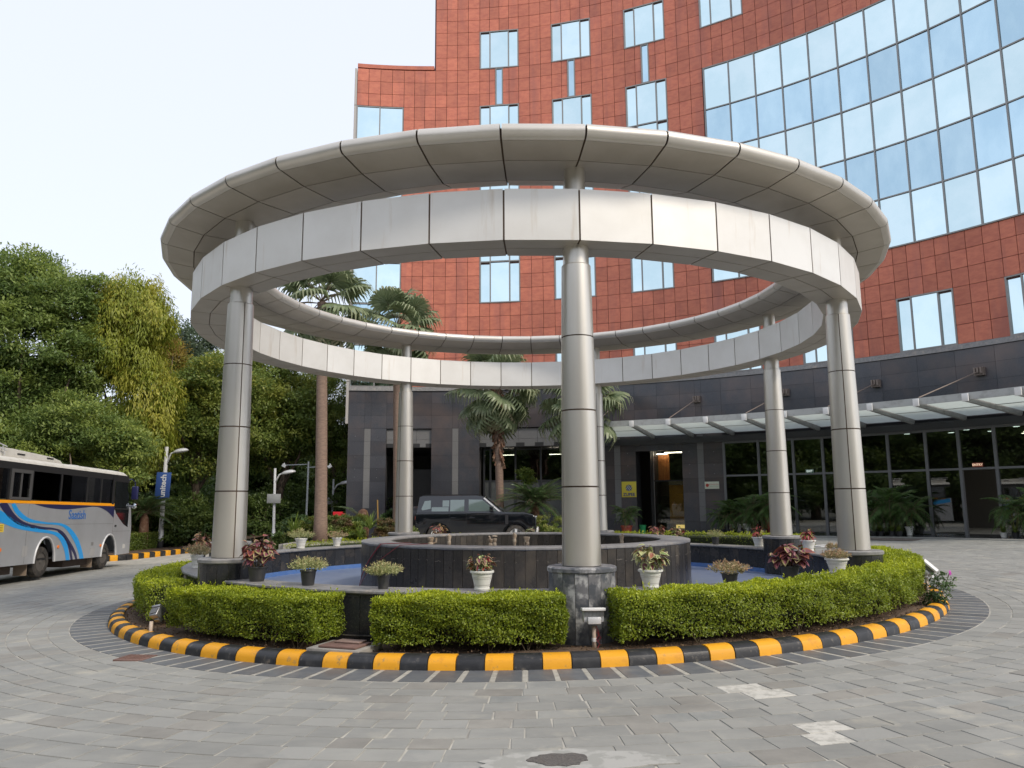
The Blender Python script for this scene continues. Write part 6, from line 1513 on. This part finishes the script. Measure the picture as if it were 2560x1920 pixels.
potted('black pot of pale succulents on the coping left of the basin front', 957, 1469, 34, 33, 'b', 'succ', 34, 78, n=75, seed=1, radius=RR)
potted('white pot with a red and green coleus in front of the basin', 1206, 1472, 58, 48, 'w', 'mixed', 56, 76, n=85, ls=.085, seed=2, radius=RR)
potted('white pot with a tall lime and crimson coleus right of the front column', 1627, 1464, 59, 45, 'w', 'lime', 84, 96, n=70, ls=.115, seed=3, radius=RR)
potted('black pot of pinkish succulents on the coping before the blue floor, at the right', 1825, 1456, 42, 28, 'b', 'pink', 30, 86, n=75, seed=4, radius=RR)
potted('black pot with a large purple coleus in front of the right rear plinth', 1976, 1443, 46, 33, 'b', 'purple', 68, 98, n=72, ls=.15, seed=5, radius=RR)
potted('white pot of orange pink flowers left of the right front plinth', 2094, 1432, 55, 36, 'w', 'pink', 25, 56, n=60, seed=6, radius=RR)
potted('black pot with a tall purple coleus beside the left front plinth', 642, 1449, 48, 36, 'b', 'purple', 92, 112, n=86, ls=.125, seed=7, radius=RR)
potted('black pot of yellow green succulents between the left plinth and the wall gap', 770, 1465, 40, 37, 'b', 'succ', 34, 84, n=75, seed=8, radius=RR)
potted('white pot of pink flowers tucked left of the left front plinth', 484, 1432, 30, 32, 'w', 'pink', 32, 68, n=60, seed=9, radius=RR)
potted('bronze coleus in a dark pot behind the left front plinth', 500, 1400, 26, 22, 'b', 'bronze', 62, 74, n=80, ls=.10, seed=10, radius=RR)
potted('white pot of feathery yellow grass on the far coping, left of the planter middle', 752, 1379, 30, 25, 'w', 'succ', 26, 58, n=60, seed=11, radius=RR)
potted('white pot of reddish succulents on the far coping below the variegated bush', 842, 1373, 25, 21, 'w', 'pink', 18, 44, n=50, seed=12, radius=RR)
potted('small black pot of grey green succulents on the far coping right of the basin', 1789, 1370, 20, 18, 'b', 'succ', 18, 38, n=45, seed=13, radius=RR)
potted('white pot with a croton on the far coping left of the right rear plinth', 1898, 1375, 32, 24, 'w', 'croton', 34, 34, n=34, ls=.13, seed=14, radius=RR)
potted('white pot with a croton between the two right plinths', 2022, 1385, 36, 27, 'w', 'croton', 34, 36, n=34, ls=.15, seed=15, radius=RR)
potted('small dark pot of pink flowers half hidden left of the right front column', 2083, 1376, 16, 15, 'b', 'pink', 14, 26, n=30, seed=16, radius=RR)
potted('bronze coleus beyond the basin, in front of the car door', 1100, 1352, 22, 18, 'b', 'bronze', 34, 50, n=50, ls=.12, seed=17, radius=RR)
potted('dark coleus beyond the basin, left of the amber doorway', 1645, 1352, 24, 16, 'b', 'bronze', 38, 52, n=50, ls=.12, seed=18, radius=RR)
potted('red leaved coleus beyond the basin, below the brass sill', 1692, 1354, 22, 14, 'b', 'mixed', 32, 46, n=50, ls=.11, seed=19, radius=RR)
potted('small coleus beyond the basin, beside the car bumper', 1328, 1350, 18, 14, 'b', 'lime', 24, 30, n=30, ls=.10, seed=20, radius=RR)
potted('reddish leaved plant peeping out right of the right front column', 2176, 1372, 16, 14, 'b', 'bronze', 26, 24, n=24, ls=.13, seed=21, radius=RR)
# plants along the facade
ar_m = [pinnate_mesh('frond_mesh', 20+s, L=1.0, nl=20, lw=.03, ll=.26, arch=.7+.15*s, mat_=lm_areca, vee=.1) for s in range(3)]
def areca(label, px, py_base, y, H, potk='b', w_px=22, h_px=18, nf=20, sc=1.0, seed=1, name='potted_palm', canes=5):
    c = at_y(px, py_base, y); c.z = gz(c.x)+.012; d = (y-EYE.y)/F_PX; r = w_px*d/2; h = h_px*d; R_ = random.Random(seed)
    t = thing(name, label, 'potted palm', c, rz=seed, group='potted palms along the facade'); mt, kd = {'w': (m_potw, 'white'), 'b': (m_potb, 'black'), 'r': (m_potr, 'red')}[potk]; pot(t, r, h, mt, kd)
    m = MB(); tops = []
    for k in range(canes): a = 2*pi*k/canes; e = Vector((.18*cos(a)*R_.uniform(.5, 1.4), .18*sin(a), h + (H-h)*R_.uniform(.30, .55))); m.tube([(.05*cos(a), .05*sin(a), h*.8), e], [.018, .013], 6); tops.append(e)
    part('canes', m.mesh('canes', mat('cane', (.22, .20, .07), .5)), t, True)
    for k in range(nf):
        o = part('frond', ar_m[k % 3], t, True); o.location = tops[k % canes]; el = radians(R_.uniform(-8, 84)); s_ = sc*(H-h)*.62*R_.uniform(.8, 1.1); o.rotation_euler = Euler((R_.uniform(-.3, .3), -el+.4, k*2.39996), 'XYZ'); o.scale = (s_,)*3
    return t
areca('bushy palm in a red pot below the yellow sign', 1567, 1331, 20.8, 1.75, 'r', 29, 25, 34, 1.05, 1, canes=7)
for i, (px, lb) in enumerate([(1807, 'leftmost dark cane palm in a black pot by the lobby glass'), (1830, 'second cane palm from the left by the lobby glass'), (1861, 'third cane palm from the left by the lobby glass, right of the white pot'), (1884, 'fourth cane palm from the left by the lobby glass'), (1910, 'cane palm just left of the right rear column'), (1932, 'cane palm half hidden by the right rear column')]):
    a = [30.1, 31.1, 32.4, 33.4, 34.6, 35.6][i]; p = bpt(a, BR-.75)
    areca(lb, px, 1333, p.y, 1.55 + .45*(i % 2) + .2*(i > 2), 'b', 16, 13, 28, 1.0, 30+i, canes=4)
p = bpt(31.8, BR-.9); c = Vector((p.x, p.y, gz(p.x)+.012)); t = thing('white_urn', 'empty white pot between the cane palms', 'pot', c); pot(t, .20, .46, m_potw, 'white')
p = bpt(33.9, BR-.6); c = Vector((p.x, p.y, gz(p.x)+.012)); t = thing('terracotta_planter', 'square terracotta pot behind the cane palms', 'pot', c); m = MB(); m.box((0, 0, .38), (.42, .42, .62), taper=1.1); m.box((0, 0, .70), (.48, .48, .07)); part('body', bevel(m.mesh('body', m_potr), .01), t, True); m = MB(); m.box((0, 0, .04), (.5, .5, .08)); part('foot', m.mesh('foot', m_potb), t, True)
c = at_y(1607, 1322, 21.2); t = thing('green_bin', 'slim tapering green bin left of the amber doorway', 'bin', (c.x, 21.2, gz(c.x)+.012)); m = MB(); m.lathe([(.11, 0), (.115, .01), (.16, .42), (.175, .42), (.175, .45), (.15, .44), (.13, .05), (0, .05)], n=20); part('body', sharp(m.mesh('body', mat('green_plastic', (.02, .30, .10), .45))), t, True); m = MB(); m.lathe([(.10, -.0), (.12, .0), (.12, .02), (.10, .02)], n=16); part('foot', m.mesh('foot', m_potb), t, True)
for i, (a, H_, lb) in enumerate([(43.0, 2.1, 'large palm just right of the right front column, by the lobby glass'), (44.3, 2.3, 'tall palm in the middle of the clump by the lobby glass'), (45.6, 1.9, 'palm in a white pot at the right end of the clump'), (53.3, 1.8, 'palm right of the open doorway'), (55.2, 2.1, 'palm at the right edge of the view')]):
    p = bpt(a, BR-.6); c = Vector((p.x, p.y, gz(p.x)))
    v = M.inverted() @ c; px = v.x/-v.z*F_PX + 1280
    areca(lb, px, 1338, p.y, H_, 'w' if i == 2 else 'b', 19, 21 if i == 2 else 15, 38, 1.05, 50+i, canes=6)
for i, (a, lb) in enumerate([(42.3, 'spider plant nearest the right front column'), (42.9, 'second spider plant by the lobby glass'), (43.5, 'third spider plant, left of the hidden pot'), (44.4, 'fourth spider plant, middle of the low row'), (45.0, 'fifth spider plant, next to the white pot'), (52.7, 'spider plant just right of the open doorway'), (53.5, 'second spider plant right of the doorway'), (54.3, 'third spider plant right of the doorway'), (55.1, 'spider plant at the right edge of the view')]):
    p = bpt(a, BR-.85); t = thing('spider_plant', lb, 'potted plant', (p.x, p.y, gz(p.x)+.012), rz=i, group='spider plants in a low row'); pot(t, .12, .16, m_potw if i in (5, 7) else m_potb, 'black'); o = part('foliage', strap_mesh('foliage', 70, .42, .026, lm_spider, 60+i), t, True); o.location = (0, 0, .14)

# ================================================================ SPOTLIGHTS, TRAY
def spot_head(parent, p, rot, w=.19, m_lampgrey=m_lampgrey, m_white=m_white):
    m = MB(); m.box((0, 0, .03), (w, .10, .12)); e = part('lamp_housing', bevel(m.mesh('lamp_housing', m_lampgrey), .010, 3), parent, True); e.location = p; e.rotation_euler = rot
    m = MB(); m.box((0, -.012, .10), (w*1.14, .15, .03)); part('visor', bevel(m.mesh('visor', m_white), .006), e, True)
    m = MB()
    for k in range(15): m.box((-w*.46 + w*.92*k/14, -.056, .055), (.0045, .016, .05))
    part('cooling_fins', m.mesh('cooling_fins', mat('fin_grey', (.16, .16, .15), .5, .4)), e, True)
    m = MB(); m.box((0, -.062, -.012), (w*.64, .07, .07)); part('gear_box', bevel(m.mesh('gear_box', m_lampgrey), .008), e, True)
    m = MB(); m.box((0, .055, .03), (w*.9, .01, .07)); part('glass', m.mesh('glass', mat('lamp_glass', (.1, .1, .1), .05)), e, True)
g = at_z(1486, 1624, .09); t = thing('spotlight', 'pale grey spotlight on a cream pipe post between the front hedges', 'spotlight', (g.x, g.y, .07), group='garden spotlights')
m = MB(); m.tube([(0, 0, 0), (0, 0, .255)], .022, 16); part('post', m.mesh('post', m_pipe, True), t, True)
spot_head(t, (-.005, .0, .325), (-.10, 0, radians(3)), .215)
m = MB(); m.tube([(.02, -.02, .26), (.05, -.02, .18), (.02, -.025, .12), (.055, -.02, .08), (.03, -.03, .04)], .0035, 5); m.tube([(.02, -.02, .2), (.07, -.01, .14), (.03, -.02, .10)], .003, 5); part('loose_wire', m.mesh('loose_wire', m_red), t, True)
m = MB(); m.lathe([(.025, .10), (.026, .105), (.026, .135), (.025, .14)], n=12); part('tape_band', m.mesh('tape_band', m_white), t, True)
g = at_z(376, 1577, .06); t = thing('spotlight', 'spotlight on a short cream post at the far left of the hedges', 'spotlight', (g.x, g.y, gz(g.x)+.02), group='garden spotlights')
m = MB(); m.tube([(0, 0, 0), (.005, 0, .235)], .022, 14); part('post', m.mesh('post', m_pipe, True), t, True)
spot_head(t, (.03, .05, .30), (.7, .2, radians(160)), .12, m_steel, m_steel)
g = at_z(2316, 1440, .50); t = thing('spotlight', 'white backed spotlight above the hedge at the far right', 'spotlight', (g.x, g.y, .12), group='garden spotlights')
m = MB(); m.tube([(0, 0, 0), (0, 0, .36)], .022, 12); part('post', m.mesh('post', m_pipe, True), t, True)
spot_head(t, (0, 0, .46), (.1, .75, radians(-35)), .20)
# periwinkle bush by it
g = at_z(2345, 1500, .25); t = thing('flowering_bush', 'leafy bush with white flowers and one magenta bloom at the right end of the hedge', 'bush', (g.x, g.y, gz(g.x)+.07))
part('foliage', tree_mesh('foliage', [(0, 0, .22, .16, .16, .18), (.14, 0, .32, .07, .07, .14), (-.05, .0, .08, .14, .14, .08)], 900, .045, .024, leafmat('periwinkle_leaf', (.05, .10, .03), (.10, .17, .05), None, .4, .25), ncl=70, cr=.05), t, True)
m = MB(); m.tube([(0, 0, 0), (.10, 0, .25), (.19, 0, .44)], .006, 5); m.tube([(0, 0, 0), (-.06, 0, .3)], .006, 5); part('stems', m.mesh('stems', m_stem), t, True)
m_fl = mat('white_petal', (.72, .72, .74), .6); m_mg = mat('magenta_petal', (.55, .06, .45), .6)
for k, (x, y_, z, q) in enumerate([(-.08, -.08, .40, 0), (.0, -.12, .34, 0), (.08, -.1, .20, 0), (.02, -.15, .16, 0), (-.12, -.08, .30, 0), (.10, -.1, .12, 0), (.19, -.01, .455, 1), (.185, -.03, .43, 1)]):
    m = MB()
    for j in range(5): a = 2*pi*j/5; d = Vector((cos(a), 0, sin(a))); s = Vector((-sin(a), 0, cos(a))); m.poly([Vector((0, 0, 0)), d*.016+s*.010, d*.026, d*.016-s*.010])
    o = part('flower', m.mesh('flower', m_mg if q else m_fl), t, True); o.location = (x, y_, z); o.rotation_euler = (.3*sin(k), 0, .4*cos(k))
# access cover in the hedge gap
g = at_z(862, 1613, .12); t = thing('access_cover', 'concrete slab with a brown iron cover in the gap between the hedges', 'access cover', (g.x, g.y, .075), rz=radians(-19))
m = MB(); m.box((0, 0, .01), (.62, .50, .07)); part('slab', bevel(m.mesh('slab', m_concrete), .008), t, True)
m = MB(); m.box((.03, -.04, .058), (.44, .34, .022)); part('cover_plate', bevel(m.mesh('cover_plate', m_rust), .006), t, True)
m = MB(); m.box((.04, .05, .08), (.30, .16, .014)); part('sheet', bevel(m.mesh('sheet', mat('pale_brown_sheet', (.26, .18, .15), .6)), .003), t, True)
# black hose lying on the soil beside the wall
m = MB(); m.tube([(5.88*sin(radians(a)), -5.88*cos(radians(a)), .12+.004*sin(a)) for a in range(-23, -9, 1)], .012, 6); tag(part('black_hose', m.mesh('black_hose', m_rub, True)), 'black hose lying along the foot of the pool wall in the hedge gap', 'hose')
# frame lying on the ground on the far side
g = at_z(2065, 1362, .25); t = thing('metal_frame', 'light metal frame lying on the drive behind the right plinths', 'frame', (g.x, g.y, gz(g.x)+.03), rz=.4)
m = MB(); m.tube([(-.5, -.3, .02), (.5, -.3, .02)], .018, 6); m.tube([(-.5, .3, .02), (.5, .3, .02)], .018, 6); m.tube([(-.5, -.3, .02), (-.5, .3, .02)], .018, 6); m.tube([(.5, -.3, .02), (.5, .3, .02)], .018, 6); part('tube', m.mesh('tube', m_lampgrey), t, True)
# floor lights on the terrace
# trees across the road behind the viewer: they show in the lobby glass and the granite
SP = [(-40 + 7*i, -36 - 5*(i % 2)) for i in range(11)] + [(-37 - 4*(i % 2), 14 - 5.2*i) for i in range(10)]
for i, (x, y_) in enumerate(SP):
    o = t0.copy(); C.objects.link(o); o.location = (x, y_, -.3); o.rotation_euler = (0, 0, i*2.1); s_ = 1.25 + .16*((i*5) % 4); o.scale = (s_*1.2, s_*1.2, s_)
    o['label'] = 'dark tree across the road behind the viewer, seen only reflected in the glass' if i < 11 else 'dark tree left of the drive outside the view, seen only reflected in the lobby'; o['group'] = 'trees behind the viewer' if i < 11 else 'trees left of the drive'
    for ch in list(t0.children): c = ch.copy(); C.objects.link(c); c.parent = o
